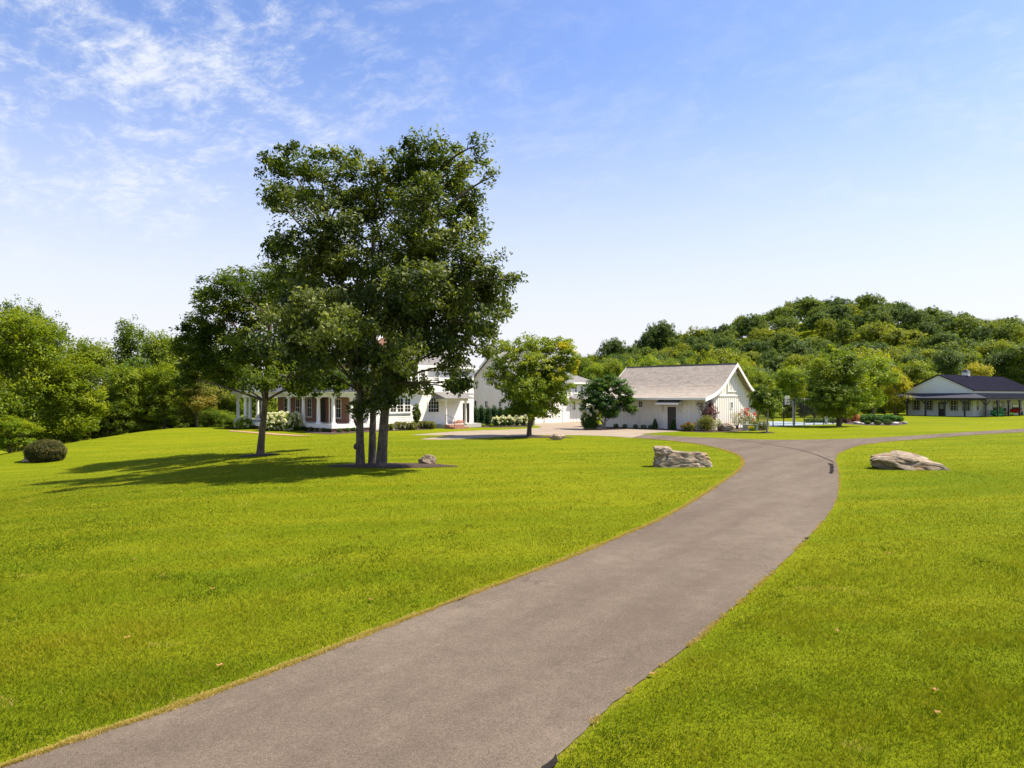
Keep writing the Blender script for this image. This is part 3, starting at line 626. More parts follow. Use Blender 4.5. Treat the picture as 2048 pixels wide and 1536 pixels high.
# ---- generic tree prototypes (10 m tall, 3.6 m crown radius)
NOM = {}
def proto(seed, nleaf, size, mat, barkm, style='round', wide=1.0):
    rng = np.random.default_rng(seed); lobes = []
    if style == 'round':
        for i in range(15):
            a = rng.uniform(0, 2 * math.pi); h_ = rng.uniform(.28, .9); w_ = math.sin(math.pi * (h_ - .08) / 1.02) ** .7; r_ = 2.6 * w_ * rng.uniform(.35, 1)
            lobes.append((r_ * math.cos(a), r_ * math.sin(a), 10 * h_, rng.uniform(1.1, 1.7), rng.uniform(1.1, 1.7), rng.uniform(.8, 1.25)))
        lobes.append((0, 0, 8.6, 1.5, 1.5, 1.3))
    elif style == 'tall':
        for i in range(17):
            a = rng.uniform(0, 2 * math.pi); h_ = rng.uniform(.15, .93); w_ = (1.05 - h_) ** .6; r_ = 2.6 * w_ * rng.uniform(.3, 1)
            lobes.append((r_ * math.cos(a), r_ * math.sin(a), 10 * h_, rng.uniform(.8, 1.4) * w_ + .3, rng.uniform(.8, 1.4) * w_ + .3, rng.uniform(.8, 1.2)))
        lobes.append((0, 0, 9.6, .45, .45, .8)); lobes.append((1.1, .2, 9.0, .4, .4, .7)); lobes.append((-1.2, .3, 8.6, .5, .5, .8))
    elif style == 'bushy':
        for i in range(18):
            a = rng.uniform(0, 2 * math.pi); h_ = rng.uniform(.08, .85); w_ = math.sqrt(max(.05, 1 - ((h_ - .42) / .62) ** 2)); r_ = 2.7 * w_ * rng.uniform(.4, 1)
            lobes.append((r_ * math.cos(a), r_ * math.sin(a), 10 * h_, rng.uniform(1.0, 1.6), rng.uniform(1.0, 1.6), rng.uniform(.9, 1.3)))
        lobes.append((0, 0, 8.9, 1.2, 1.2, 1.2))
    if wide > 1:
        lobes = [(a * wide, b * wide, 1.0 + c_ * .92, d * wide, e * wide, f_ * 1.35) for a, b, c_, d, e, f_ in lobes]
        for q in range(8): a = rng.uniform(0, 6.28); r_ = rng.uniform(1, 4.5); lobes.append((r_ * math.cos(a), r_ * math.sin(a), 9.6 - r_ * .45, 1.6, 1.6, 1.2))
    t_ = thing('tree', None, 'tree'); clumps = max(60, nleaf // 34); NOM[t_.name] = 7.4 * wide
    o_, cc, k = crown('crown', lobes, clumps, 34, .62 if wide == 1 else .66, size, mat, t_, seed, inner=.6, flat=.85)
    mb = MB(); pts = bole(mb, (0, 0, -.6), (rng.normal(0, .3), rng.normal(0, .3), 7.0), .20, .08, rng, n=8, sides=8)
    branches(mb, pts[3:], lobes, cc, k, .08, rng, 2 if nleaf > 5000 else 0); mb.build('trunk', barkm, t_)
    return t_
used = set()
def place(P, x, y, z, height, width, label, mat=None, group=None, cat='tree', rz=None, name=None):
    if P.name in used: t_ = copy_tree(P)
    else: t_ = P; used.add(P.name)
    t_.location = (x, y, z); t_.rotation_euler = (0, 0, random.uniform(0, 6.28) if rz is None else rz)
    nw = NOM[P.name]; t_.scale = (width / nw, width / nw, height / 10.2); tag(t_, label, cat, group)
    if mat:
        for ch in t_.children:
            if ch.name.startswith('crown'): setmat(ch, mat)
    return t_
NP = [proto(101, 16000, .27, M['f_yg'], M['bark2'], 'round'), proto(102, 16000, .27, M['f_mid'], M['bark2'], 'tall'), proto(103, 16000, .27, M['f_yg'], M['bark2'], 'bushy'), proto(104, 15000, .27, M['f_mid'], M['bark2'], 'round')]
def pl(pi, px, top, hw, Y, label, mat=None, group='trees along the wood edge', base=None, **k):
    x, y = XY(px, Y); z = H(x, y) if base is None else CAMZ - (base - HOR) * Y / F
    h_ = CAMZ + (HOR - top) * Y / F - z; place(NP[pi], x, y, z - .05, h_, 2 * hw * Y / F, label, M[mat] if mat else None, group, **k)
LT = [(0, 40, 606, 98, 57, 'yellow green tree filling the far left edge of the wood', 'f_yg'), (1, 28, 598, 60, 80, 'dark pointed tree top rising above the far left tree', 'f_mid'), (1, 66, 606, 46, 84, 'narrow dark tree top just right of the far left pointed one', 'f_mid'),
      (1, 108, 630, 60, 78, 'tall blue green tree with a pointed top behind the rounded yellow green tree', 'f_mid'), (2, 150, 706, 88, 60, 'broad rounded yellow green tree behind the clipped brown bush', 'f_yg'), (3, 185, 664, 75, 76, 'olive tree behind and above the rounded yellow green tree', 'f_garden'),
      (1, 262, 636, 66, 72, 'ragged tall dark tree standing highest in the middle of the left wood', 'f_mid'), (3, 312, 650, 66, 76, 'mid green tree right of the ragged tall one', 'f_garden'), (0, 330, 722, 62, 68, 'light olive tree below and in front of the mid green wood', 'f_yg'),
      (3, 245, 720, 60, 66, 'green tree in the hollow right of the rounded yellow green tree', 'f_garden'), (2, 20, 830, 60, 52, 'low yellow green branches at the left edge below the big tree', 'f_bright'), (2, 215, 790, 60, 64, 'low bushy dark tree under the wood edge near the lawn crest', 'f_tree2'),
      (2, 300, 795, 60, 68, 'low leafy tree at the lawn crest in front of the wood', 'f_garden'), (3, 380, 660, 75, 84, 'dark tree behind the spreading olive tree', 'f_tree2'), (3, 455, 680, 75, 92, 'dark tree behind the left end of the columned porch', 'f_tree2'), (2, 455, 770, 60, 84, 'bushy tree seen through the far porch columns', 'f_mid'),
      (2, 520, 760, 70, 96, 'shady tree beyond the porch columns, left of the brick house', 'f_tree2'), (0, 395, 745, 56, 68, 'small olive tree with a low forked brown trunk at the lawn crest', 'f_olive'), (2, 95, 770, 50, 64, 'shaded tree filling the gap left of the rounded tree', 'f_tree2'),
      (3, -60, 640, 80, 60, 'yellow green tree cut by the left edge of the photo', 'f_yg'), (2, 355, 800, 45, 74, 'low dark shrub tree beside the forked brown trunk', 'f_tree2'), (2, 425, 815, 42, 74, 'rounded low bush tree left of the porch end', 'f_mid')]
for a in LT: pl(*a)
for i, px in enumerate([-15, 60, 130, 190, 235, 280, 320, 350, 385, 415, 445, 480, 515]):
    Yu = [57, 60, 62, 64, 66, 70, 72, 74, 76, 78, 82, 84, 88][i]; x, y = XY(px, Yu); z = H(x, y)
    pl(2, px, 793 - (random.uniform(2.6, 4.2) + z - CAMZ) * F / Yu, 46, Yu, '%s undergrowth bush from the left along the foot of the left wood' % ['first', 'second', 'third', 'fourth', 'fifth', 'sixth', 'seventh', 'eighth', 'ninth', 'tenth', 'eleventh', 'twelfth', 'last'][i], ['f_tree2', 'f_mid', 'f_hilldark'][i % 3], 'undergrowth along the left wood')
rr = np.random.default_rng(5)
# far tree line seen between house and garage, and behind it all
for i, (px, top, hw, Y) in enumerate([(935, 738, 34, 150), (968, 733, 30, 140), (1000, 725, 36, 150), (900, 740, 36, 150), (860, 738, 36, 150), (1040, 728, 36, 145), (1090, 722, 34, 150), (1135, 716, 34, 145), (1172, 712, 30, 138)]):
    pl(i % 4, px, top, hw, Y, '%s from the right of the far green trees glimpsed behind the house and garage' % {935: 'seventh', 968: 'sixth', 1000: 'fifth', 900: 'eighth', 860: 'ninth', 1040: 'fourth', 1090: 'third', 1135: 'second', 1172: 'first'}[px], ['f_mid', 'f_hillyg', 'f_mid'][i % 3], 'far tree line behind the house')
# yellow-green belt behind the shingled barn
for i, (px, top, hw, Y, mt_) in enumerate([(1190, 722, 30, 120, 'f_bright'), (1225, 712, 30, 118, 'f_yg'), (1262, 716, 30, 112, 'f_bright'), (1300, 706, 32, 118, 'f_bright'), (1342, 712, 32, 114, 'f_bright'), (1380, 716, 30, 112, 'f_bright'), (1420, 712, 30, 118, 'f_bright'), (1455, 716, 28, 114, 'f_yg'), (1490, 720, 30, 112, 'f_bright'), (1520, 738, 28, 108, 'f_yg'), (1215, 752, 24, 100, 'f_yg'), (1240, 760, 24, 104, 'f_mid'), (1512, 765, 26, 100, 'f_yg')]):
    pl([0, 3, 2][i % 3], px, top, hw, Y, ['%s from the left of the bright trees rising behind the shingled barn' % ['First', 'Second', 'Third', 'Fourth', 'Fifth', 'Sixth', 'Seventh', 'Eighth', 'Ninth', 'Tenth'][min(i, 9)], ['low yellow green tree behind the left end of the shingled barn', 'low mid green tree behind the left barn roof edge', 'low yellow green tree just right of the shingled barn gable'][max(0, i - 10)]][i > 9], mt_, 'tree belt behind the shingled barn')
SPEC = [(0, 1582, 728, 42, 100, 'rounded bright yellow green tree behind the basketball backboard', 'f_bright'), (3, 1640, 706, 40, 110, 'green tree close behind the left side of the big maple', 'f_yg'), (0, 1748, 704, 46, 92, 'yellowing tree directly right of the big maple', 'f_bright'),
        (2, 1790, 735, 36, 108, 'golden green tree left of the white barn gable', 'f_gold'), (0, 1830, 716, 46, 128, 'yellow green tree behind the white barn gable peak', 'f_yg'), (3, 1893, 690, 48, 135, 'very dark rounded tree behind the white barn ridge', 'f_hilldark'),
        (0, 1950, 722, 36, 132, 'bright golden tree just behind the roof cupola', 'f_gold'), (3, 2010, 690, 55, 140, 'large dark tree behind the right end of the charcoal roof', 'f_hilldark'), (2, 2060, 672, 60, 135, 'large green tree at the right edge above the charcoal roof', 'f_hillmid'), (3, 1985, 672, 50, 160, 'broad yellow green tree on the slope behind the charcoal roof', 'f_hillyg'),
        (2, 1700, 770, 40, 112, 'shadowy tree behind the maple trunk', 'f_mid'), (2, 1765, 775, 34, 122, 'shadowy tree left of the barn porch', 'f_tree2'), (3, 1550, 742, 34, 122, 'dark tree between the shingled barn and the backboard', 'f_hilldark'), (2, 1615, 778, 34, 116, 'dim tree behind the court fence', 'f_mid'), (3, 1860, 745, 36, 138, 'olive tree just left of the barn ridge behind the gable', 'f_tree2'),
        (2, 1660, 785, 30, 104, 'low dark tree behind the right end of the court fence', 'f_tree2'), (2, 1735, 790, 30, 130, 'low dark tree in the shade beyond the juniper bed', 'f_hilldark'), (2, 1790, 788, 28, 132, 'low dark tree in the shade beside the white barn porch', 'f_hilldark')]
for a in SPEC: pl(*a, group='trees behind the court and white barn')
for i, (px, Yu, hh_) in enumerate([(1545, 92, 3.6), (1575, 96, 3.2), (1602, 98, 3.0), (1630, 98, 3.4), (1658, 96, 3.6), (1684, 100, 4), (1710, 104, 4), (1738, 112, 4.4), (1765, 118, 4.6), (1792, 126, 5), (1820, 138, 5)]):  # dark bushes added to stand in for the shade behind the court
    pl(2, px, 793 - (hh_ - CAMZ) * F / Yu, 26, Yu, '%s dark bush from the left, added for the shade behind court and stone bed' % ['first', 'second', 'third', 'fourth', 'fifth', 'sixth', 'seventh', 'eighth', 'ninth', 'tenth', 'last'][i], ['f_hilldark', 'f_tree2'][i % 2], 'dark bushes added for the shade behind the court')
# near deciduous trees on the right
def small(px, py, top, r0, lobes, mat, barkm, label, clumps, lpc, size, cr, seed, dj=.8, **k):
    return hero(px, py, top, r0, r0 * .5, lobes, mat, barkm, label, clumps, lpc, size, cr, seed, dj=dj, **k)
small(1678, 853, (1676, 760), .21, [(1675, 712, 34, 24, 0), (1640, 735, 26, 24), (1705, 730, 30, 24), (1675, 750, 48, 30, -1), (1720, 765, 26, 26), (1635, 770, 28, 28), (1680, 790, 50, 24, -1), (1725, 800, 20, 16), (1640, 805, 26, 16), (1670, 815, 36, 12), (1700, 808, 30, 14), (1680, 750, 50, 34, -1.5), (1660, 790, 40, 28, -1.5), (1680, 825, 40, 10)], M['f_garden'], M['bark'], 'big rounded green maple on the lawn between the court and the white barn', 760, 44, .22, .5, 41, dj=1.5, inner=.3)
small(1534, 865, (1537, 780), .07, [(1537, 765, 10, 22, 0), (1520, 785, 18, 16), (1550, 790, 16, 16), (1530, 800, 24, 16), (1545, 812, 20, 12), (1518, 812, 18, 12), (1538, 825, 16, 8), (1505, 795, 8, 8)], M['f_mid'], M['barkpale'], 'young green tree with a slim trunk on the grass right of the shingled barn', 190, 36, .19, .30, 42, inner=.2)
small(1208, 858, (1215, 790), .09, [(1190, 775, 22, 18), (1215, 765, 26, 16), (1240, 775, 22, 18), (1255, 795, 18, 16), (1175, 795, 18, 18), (1205, 800, 34, 20, -.6), (1240, 812, 22, 12), (1180, 818, 20, 10), (1262, 815, 12, 10), (1210, 825, 26, 9)], M['f_box'], M['barkpale'], 'dense dark evergreen tree with splayed pale stems at the left corner of the shingled barn', 420, 42, .20, .33, 43, forks=[(.1, 1190, 830, 0), (.15, 1232, 825, 0), (.1, 1200, 825, .4)], inner=.3)
# trees with visible pale trunks near the court
for px, b, tp in ((1653, 848, 812), (1760, 833, 806), (1790, 833, 806)):
    pass

# ---- wooded hill: individual trees
HP = [proto(200 + q, 11000, .46, M['f_hilldark'], M['bark2'], ('round', 'round', 'bushy')[q % 3], 1.9) for q in range(6)]
rh = random.Random(11); cnt = 0; yv = 150.0; rows = []
while yv < 352:
    rows.append(yv); yv += 12.2 + (yv - 150) * .008
for yv in rows:
    sp_x = 11.2 + (yv - 150) * .006; x0 = (1165 - 1024) / F * yv; x1 = (2075 - 1024) / F * yv; xv = x0 + rh.uniform(0, sp_x)
    while xv < x1:
        x = xv + rh.uniform(-2.5, 2.5); y = yv + rh.uniform(-4, 4); px = x / y * F + 1024; z = H(x, y); xv += sp_x
        if yv < 175 and 1840 < px < 2048 and rh.random() < .3: continue
        nse = noise.noise(Vector((x / 32, y / 32, 3))) + rh.uniform(-.28, .28); q = (yv - 150) / 200
        kind = 2 if nse > .20 - (.22 if q < .22 else 0) else (1 if nse > -.12 else 0)
        if px < 1420 and q > .15 and kind == 2 and rh.random() < .6: kind = 0
        band = 'foot' if q < .25 else ('middle slope' if q < .68 else 'crest')
        side = 'far left flank' if px < 1330 else 'left half' if px < 1500 else 'centre' if px < 1700 else 'right half' if px < 1880 else 'far right flank'
        tone = ('dark green', 'mid green', 'bright yellow green')[kind]
        hgt_ = rh.uniform(9.0, 13.5) if q < .9 else rh.uniform(8, 12.5)
        place(rh.choice(HP), x, y, z - .4, hgt_, rh.uniform(10.5, 17), '%s tree at the %s on the %s of the hill' % (tone, band, side), [M['f_hilldark'], M['f_hillmid'], M['f_hillyg']][kind], '%s trees at the %s on the %s of the wooded hill' % (tone, band, side), rz=rh.uniform(0, 6.28)); cnt += 1
print('hill trees', cnt)
for dpx, dtop, w_ in ((1322, 642, 15), (1226, 676, 13), (1500, 628, 13), (1300, 662, 13)):
    Y = 300; x, y = XY(dpx, Y); z = H(x, y); place(HP[0], x, y, z - .4, CAMZ + (HOR - dtop) * Y / F - z, w_ + 3, 'large dark tree standing proud on the hill skyline', M['f_hilldark'], 'large dark skyline trees')

# ------------------------------------------------------------------ shrubs
def shrub(name, px, py, wpx, hpx, label, cat, mat, n=3500, size=.09, group=None, shape='mound', flowers=None, seed=None, fl_top=.35, Y=None, stems=False, fmat=None, nfl=60, fr=.10):
    if Y is None:
        x, y = G(px, py); z = 0
        if x < -6:
            for _ in range(5): z = H(x, y); x, y = G(px, py, z)
    else: x, y = XY(px, Y); z = CAMZ - (py - HOR) * Y / F
    s_ = y / F; w = wpx * s_ / 2; h_ = hpx * s_; seed = seed or int(px * 7 + py); rng = np.random.default_rng(seed)
    if shape == 'ball': lobes = [(0, 0, h_ * .5, w, w, h_ * .5)]; inner = .82; jit = .03
    elif shape == 'oval':
        z = H(x, y) - .05; lobes = [(0, 0, h_ * .45, w, w * .8, h_ * .55), (0, 0, h_ * .25, w * .93, w * .75, h_ * .3), (w * .3, 0, h_ * .5, w * .66, w * .6, h_ * .48), (-w * .3, 0, h_ * .45, w * .66, w * .6, h_ * .48)]; inner = .75; jit = .035
    elif shape == 'cone': lobes = [(0, 0, h_ * f_, w * g_, w * g_, h_ * .2) for f_, g_ in ((.2, 1), (.4, .92), (.6, .72), (.78, .45))]; inner = .7; jit = .03
    elif shape == 'wide':
        lobes = [(w * q, rng.uniform(-.15, .15) * h_, h_ * rng.uniform(.42, .52), w * .30, h_ * .55, h_ * rng.uniform(.42, .5)) for q in (-.72, -.38, 0, .38, .72)]; inner = .6; jit = .08
    elif shape == 'tree':
        lobes = [(w * .55 * math.cos(a), w * .55 * math.sin(a), h_ * (.55 + .2 * math.sin(a * 2.3)), w * .45, w * .45, h_ * .22) for a in np.linspace(0, 6.28, 7)[:-1]] + [(0, 0, h_ * .82, w * .5, w * .5, h_ * .17)]; inner = .3; jit = .1
    else:
        lobes = [(w * .45 * math.cos(a), w * .45 * math.sin(a), h_ * .42, w * .52, w * .52, h_ * .40) for a in np.linspace(0, 6.28, 6)[:-1]] + [(0, 0, h_ * .6, w * .55, w * .55, h_ * .38)]; inner = .5; jit = .1
    lobes = np.array(lobes, float); pr = np.prod(lobes[:, 3:], 1) ** .66; pr /= pr.sum(); k = rng.choice(len(lobes), n, p=pr)
    d = rng.normal(0, 1, (n, 3)); d /= np.linalg.norm(d, axis=1)[:, None]; r_ = inner + (1 - inner) * rng.random(n) ** .6
    cl_ = np.array([noise.noise(Vector((q[0] * 2.6 + k_ * 3, q[1] * 2.6, q[2] * 2.6 + seed))) for q, k_ in zip(d, k)])
    r_ = r_ * (1 + cl_ * jit * 2.4 + rng.normal(0, jit * .5, n)); P = lobes[k, :3] + d * r_[:, None] * lobes[k, 3:]; P[:, 2] = np.maximum(P[:, 2], .02)
    var = np.clip(.42 + cl_ * .7 + rng.normal(0, .17, n), 0, 1); V, Fq, va = leaves_np(P, size, var, rng, center=np.array([0, 0, h_ * .4]), aspect=.55)
    me = np_mesh(name, V, Fq, va)
    if not flowers and not stems:
        o_ = link(name, me, mat); o_.location = (x, y, z); return tag(o_, label, cat, group)
    t_ = thing(name, label, cat, (x, y, z), group=group); link('foliage', me, mat, t_)
    mb = MB()
    if stems:
        mb = MB(); 
        for q in range(5):
            a = q * 1.3; mb.tube(bend((.04 * math.cos(a), .04 * math.sin(a), -.05), (w * .5 * math.cos(a), w * .5 * math.sin(a), h_ * .65), 4, .04, rng), [.035, .03, .022, .015, .008], 5, cap=False)
        mb.build('stem', M['bark2'], t_)
    if flowers:
        nf = nfl; kk = rng.choice(len(lobes), nf, p=pr); d = rng.normal(0, 1, (nf, 3)); d[:, 2] = d[:, 2] * .7 + fl_top; d[:, 1] = -np.abs(d[:, 1]) * .6 + d[:, 1] * .4; d /= np.linalg.norm(d, axis=1)[:, None]
        fc = lobes[kk, :3] + d * lobes[kk, 3:] * 1.04; fc[:, 2] = np.maximum(fc[:, 2], .12); npet = 46; ii = np.repeat(np.arange(nf), npet); g = rng.normal(0, 1, (len(ii), 3)); g /= np.linalg.norm(g, axis=1)[:, None]
        fs_ = (fr * rng.uniform(.6, 1.25, nf))[ii]; PP = fc[ii] + g * fs_[:, None] * np.array([1, 1, 1.1]); vv = np.clip(.5 + rng.normal(0, .2, nf)[ii] + rng.normal(0, .12, len(ii)), 0, 1)
        V, Fq, va = leaves_np(PP, fr * .75, vv, rng, aspect=.9, up=.2); link('blossoms', np_mesh('blossoms', V, Fq, va), fmat or M['f_flower'], t_)
    return t_
shrub('bush', 91, 922, 78, 45, 'clipped brownish oval bush alone on the lawn slope at the far left', 'bush', M['f_brownbush'], 26000, .085, shape='oval')
# porch side planting
shrub('hydrangea', 564, 861, 76, 38, 'large white flowering hydrangea in front of the porch columns', 'shrub', M['f_garden'], 9000, .12, shape='wide', flowers=True, nfl=270, fr=.10)
shrub('hydrangea', 488, 858, 36, 26, 'smaller pale flowering hydrangea at the far left of the porch', 'shrub', M['f_bright'], 3500, .12, flowers=True, nfl=26, fr=.10)
for i, (px, py, w_, h_, lb) in enumerate([(467, 857.5, 36, 7, 'low grassy shrub at the far left end of the porch bed'), (500, 858, 42, 9, 'low grassy shrub left of the forked tree trunk in the porch bed'), (538, 861, 34, 8, 'low grassy shrub right of the olive tree trunk by the porch'), (518, 856, 34, 18, 'reddish green shrub behind the olive tree trunk'), (600, 861, 30, 9, 'dark low shrub at the right foot of the large hydrangea')]):
    shrub('shrub', px, py, w_, h_, lb, 'shrub', M['f_olive'] if i != 4 else M['f_box'], 2200, .09, group='low shrubs in the porch bed', shape='wide')
for i, (px, py, lb) in enumerate([(622, 862, 'round boxwood ball right of the hydrangea by the porch'), (636, 862.5, 'round boxwood ball second from the hydrangea'), (648, 864, 'round boxwood ball nearly below the porch corner column'), (659, 864.5, 'round boxwood ball at the porch corner'), (679, 865, 'round boxwood ball just right of the porch corner'), (695, 864, 'round boxwood ball left of the tall tree trunks by the brick plinth'), (708, 863, 'round boxwood ball half behind the left tall trunk')]):
    shrub('boxwood_ball', px, py, 11, 8.5, lb, 'shrub', M['f_box'], 900, .06, group='boxwood balls along the porch', shape='ball')
for px, py, w_, h_, lb, mt_ in [(775, 861, 24, 15, 'yellow green shrub right of the tall tree trunks under the white wall', 'f_olive'), (810, 860, 46, 18, 'wide feathery shrub below the triple window of the white wing', 'f_olive'), (852, 858, 40, 18, 'wide feathery shrub under the arched window', 'f_olive')]:
    shrub('shrub', px, py, w_, h_, lb, 'shrub', M[mt_], 4200, .10, group='feathery shrubs along the white wing', shape='wide')
shrub('boxwood_cone', 872, 852, 9, 14, 'small upright cone shrub left of the side entrance steps', 'shrub', M['f_box'], 1100, .07, shape='cone')
mg = shrub('magnolia_sapling', 833, 859, 18, 54, 'slim young magnolia standing against the white wing wall', 'tree', M['f_tree2'], 900, .20, shape='tree', stems=True)
shrub('japanese_maple', 907, 854, 46, 20, 'low copper red maple beside the side entrance', 'tree', M['f_red'], 2600, .09, shape='tree', stems=True)
for i in range(8):
    shrub('laurel_shrub', 938 + i * 12.5, 852.5 - i * .35, 22, 40 + (i * 37 % 5) - (3 if i > 5 else 0), ['darkest upright laurel of the hedge, beside the side entrance', 'second laurel of the hedge from the side entrance', 'third laurel of the hedge from the side entrance', 'laurel left of the middle of the hedge', 'laurel at the middle of the hedge under the small window', 'laurel right of the middle of the hedge', 'laurel behind the white hydrangea hedge', 'last laurel of the hedge behind the garden tree'][i], 'shrub', M['f_hedge'], 4200, .13, group='tall laurels along the garage gable')
for i in range(6):
    shrub('hydrangea', 992 + i * 14, 853.2 - i * .3, 19, 21, ['cream hydrangea at the left end of the row before the laurels', 'second cream hydrangea of the row before the laurels', 'third cream hydrangea of the row before the laurels', 'cream hydrangea of the row just left of the garden tree trunk', 'cream hydrangea partly behind the garden tree trunk', 'cream hydrangea right of the garden tree trunk'][i], 'shrub', M['f_box'], 1500, .10, group='cream hydrangeas in front of the laurels', flowers=True, nfl=26, fr=.10, fl_top=.9)
for px, lb in ((943, 'low bright green shrub at the left foot of the laurel hedge'), (966, 'low bright green shrub below the middle laurels'), (983, 'low bright green shrub beside the hydrangea row end')):
    shrub('shrub', px, 853.5, 11, 6, lb, 'shrub', M['f_bright'], 700, .07, group='low bright shrubs below the laurels', shape='ball')
# barn side planting
shrub('hydrangea', 1180, 859, 42, 47, 'tall cream flowering hydrangea left of the shingled barn', 'shrub', M['f_box'], 7000, .12, flowers=True, nfl=46, fr=.10, fl_top=1.3)
for i, (px, lb) in enumerate([(1232, 'leftmost boxwood ball along the shingled barn wall'), (1249.5, 'second boxwood ball from the left along the barn wall'), (1271, 'middle boxwood ball along the barn wall'), (1287, 'largest boxwood ball, under the barn window side'), (1301, 'boxwood ball beside the upright shrub by the barn')]):
    shrub('boxwood_ball', px, 855.5 + i * .6, 10 + (i == 3) * 2, 8, lb, 'shrub', M['f_box'], 900, .06, group='boxwood balls along the barn wall', shape='ball')
shrub('boxwood_cone', 1310, 858, 12, 22, 'upright oval shrub left of the barn door', 'shrub', M['f_box'], 1900, .08, group='upright shrubs by the barn door', shape='cone')
shrub('boxwood_cone', 1347, 860, 13, 22, 'upright oval shrub standing in front of the barn door', 'shrub', M['f_box'], 1900, .08, group='upright shrubs by the barn door', shape='cone')
shrub('shrub', 1378, 862.5, 32, 20, 'reddish low shrub right of the barn door', 'shrub', M['f_olive'], 3200, .09, flowers=True, nfl=14, fmat=M['f_red'], fr=.10)
shrub('shrub', 1413, 862.5, 46, 34, 'round olive green shrub at the near corner of the shingled barn', 'shrub', M['f_olive'], 5500, .09)
shrub('smoke_bush', 1416, 861, 44, 68, 'dark purple leaved bush tree at the barn corner', 'shrub', M['f_purple'], 3600, .12, shape='tree', stems=True, Y=60.6)
shrub('shrub', 1438, 862, 14, 26, 'thin pale twiggy shrub beside the barn boulder', 'shrub', M['f_bright'], 500, .08, stems=True, shape='tree')
shrub('shrub', 1474, 858, 30, 36, 'airy pinkish twig shrub before the bright barn gable', 'shrub', M['f_olive'], 1000, .08, stems=True, shape='tree')
shrub('crape_myrtle', 1494, 857, 36, 40, 'red flowering crape myrtle against the barn gable', 'shrub', M['f_mid'], 1500, .10, flowers=True, nfl=18, fmat=M['f_pink'], fr=.10, fl_top=1.0, stems=True, shape='tree')
shrub('shrub', 1517, 860, 40, 22, 'yellow brown mounded shrub behind the utility boxes', 'shrub', M['f_olive'], 3800, .09, shape='wide')
shrub('shrub', 1505, 861.5, 14, 9, 'little yellow green shrub beside the green utility box', 'shrub', M['f_bright'], 800, .07)
# bed by the big maple
for px, py, w_, lb in ((1735, 849, 11, 'small clipped ball in the stone bed below the junipers'), (1755, 850, 14, 'middle clipped ball in the stone bed'), (1775, 850, 16, 'largest clipped ball at the right of the stone bed')):
    shrub('boxwood_ball', px, py, w_, w_ * .72, lb, 'shrub', M['f_box'], 1500, .08, group='clipped balls in the stone bed', shape='ball')
shrub('juniper', 1755, 845, 74, 18, 'spreading blue green juniper in the stone bed', 'shrub', M['f_juniper'], 7000, .13, shape='wide')
shrub('juniper', 1785, 843, 44, 12, 'lower juniper at the right end of the spreading one', 'shrub', M['f_juniper'], 3000, .13, shape='wide')
shrub('shrub', 1708, 845, 24, 22, 'dark red shrub right of the maple trunk', 'shrub', M['f_red'], 2500, .10)
shrub('shrub', 1690, 846, 22, 16, 'dark reddish shrub just behind the maple trunk', 'shrub', M['f_purple'], 2000, .10)
for px, w_, lb in ((1620, 20, 'round dark shrub behind the middle of the court fence'), (1635, 20, 'round dark shrub next along behind the court fence'), (1650, 18, 'round dark shrub at the right end of the court fence'), (1666, 16, 'dark shrub just left of the maple trunk')):
    shrub('shrub', px, 845.5, w_, 9, lb, 'shrub', M['f_box'], 1600, .10, group='round shrubs beyond the court', shape='ball')
sheet('mulch_bed', wob(dense(np.array(gp([(1690, 848), (1715, 849.5), (1740, 851), (1790, 851), (1815, 848), (1800, 843), (1740, 841), (1690, 841)] + [(1690, 848)])), 3)[:-1], .3, .5), .012, M['mulch'], kind='structure')
sheet('mulch_bed', wob(dense(np.array(gp([(1165, 858.5), (1172, 861), (1215, 860.5), (1257, 858.3), (1306, 858.6), (1345, 860.6), (1368, 863.5), (1410, 865), (1450, 864.5), (1490, 862), (1530, 861.5), (1530, 856), (1470, 854), (1420, 858), (1340, 853), (1215, 848), (1172, 851)] + [(1165, 858.5)])), 3)[:-1], .12, .8), .018, M['mulch'], kind='structure')
sheet('mulch_bed', wob(dense(np.array(gp([(893, 856), (930, 855), (985, 855), (1040, 854.5), (1068, 853), (1050, 849), (940, 846), (893, 852)] + [(893, 856)])), 3)[:-1], .12, .8), .012, M['mulch'], kind='structure')
sheet('mulch_bed', wob(dense(np.array(gp([(610, 865), (660, 868), (700, 866), (770, 862.5), (865, 859), (868, 855), (760, 858), (700, 862), (660, 864), (610, 861)] + [(610, 865)])), 3)[:-1], .10, .8), .02, M['mulch'], kind='structure')
sheet('brick_path', dense(np.array(gp([(458, 861), (500, 863), (555, 866), (600, 869), (625, 871), (600, 870.6), (545, 867.5), (490, 864), (458, 862.2)] + [(458, 861)])), 3)[:-1], .03, plain('path_brick', (.36, .2, .12), .9, .2), kind='structure')

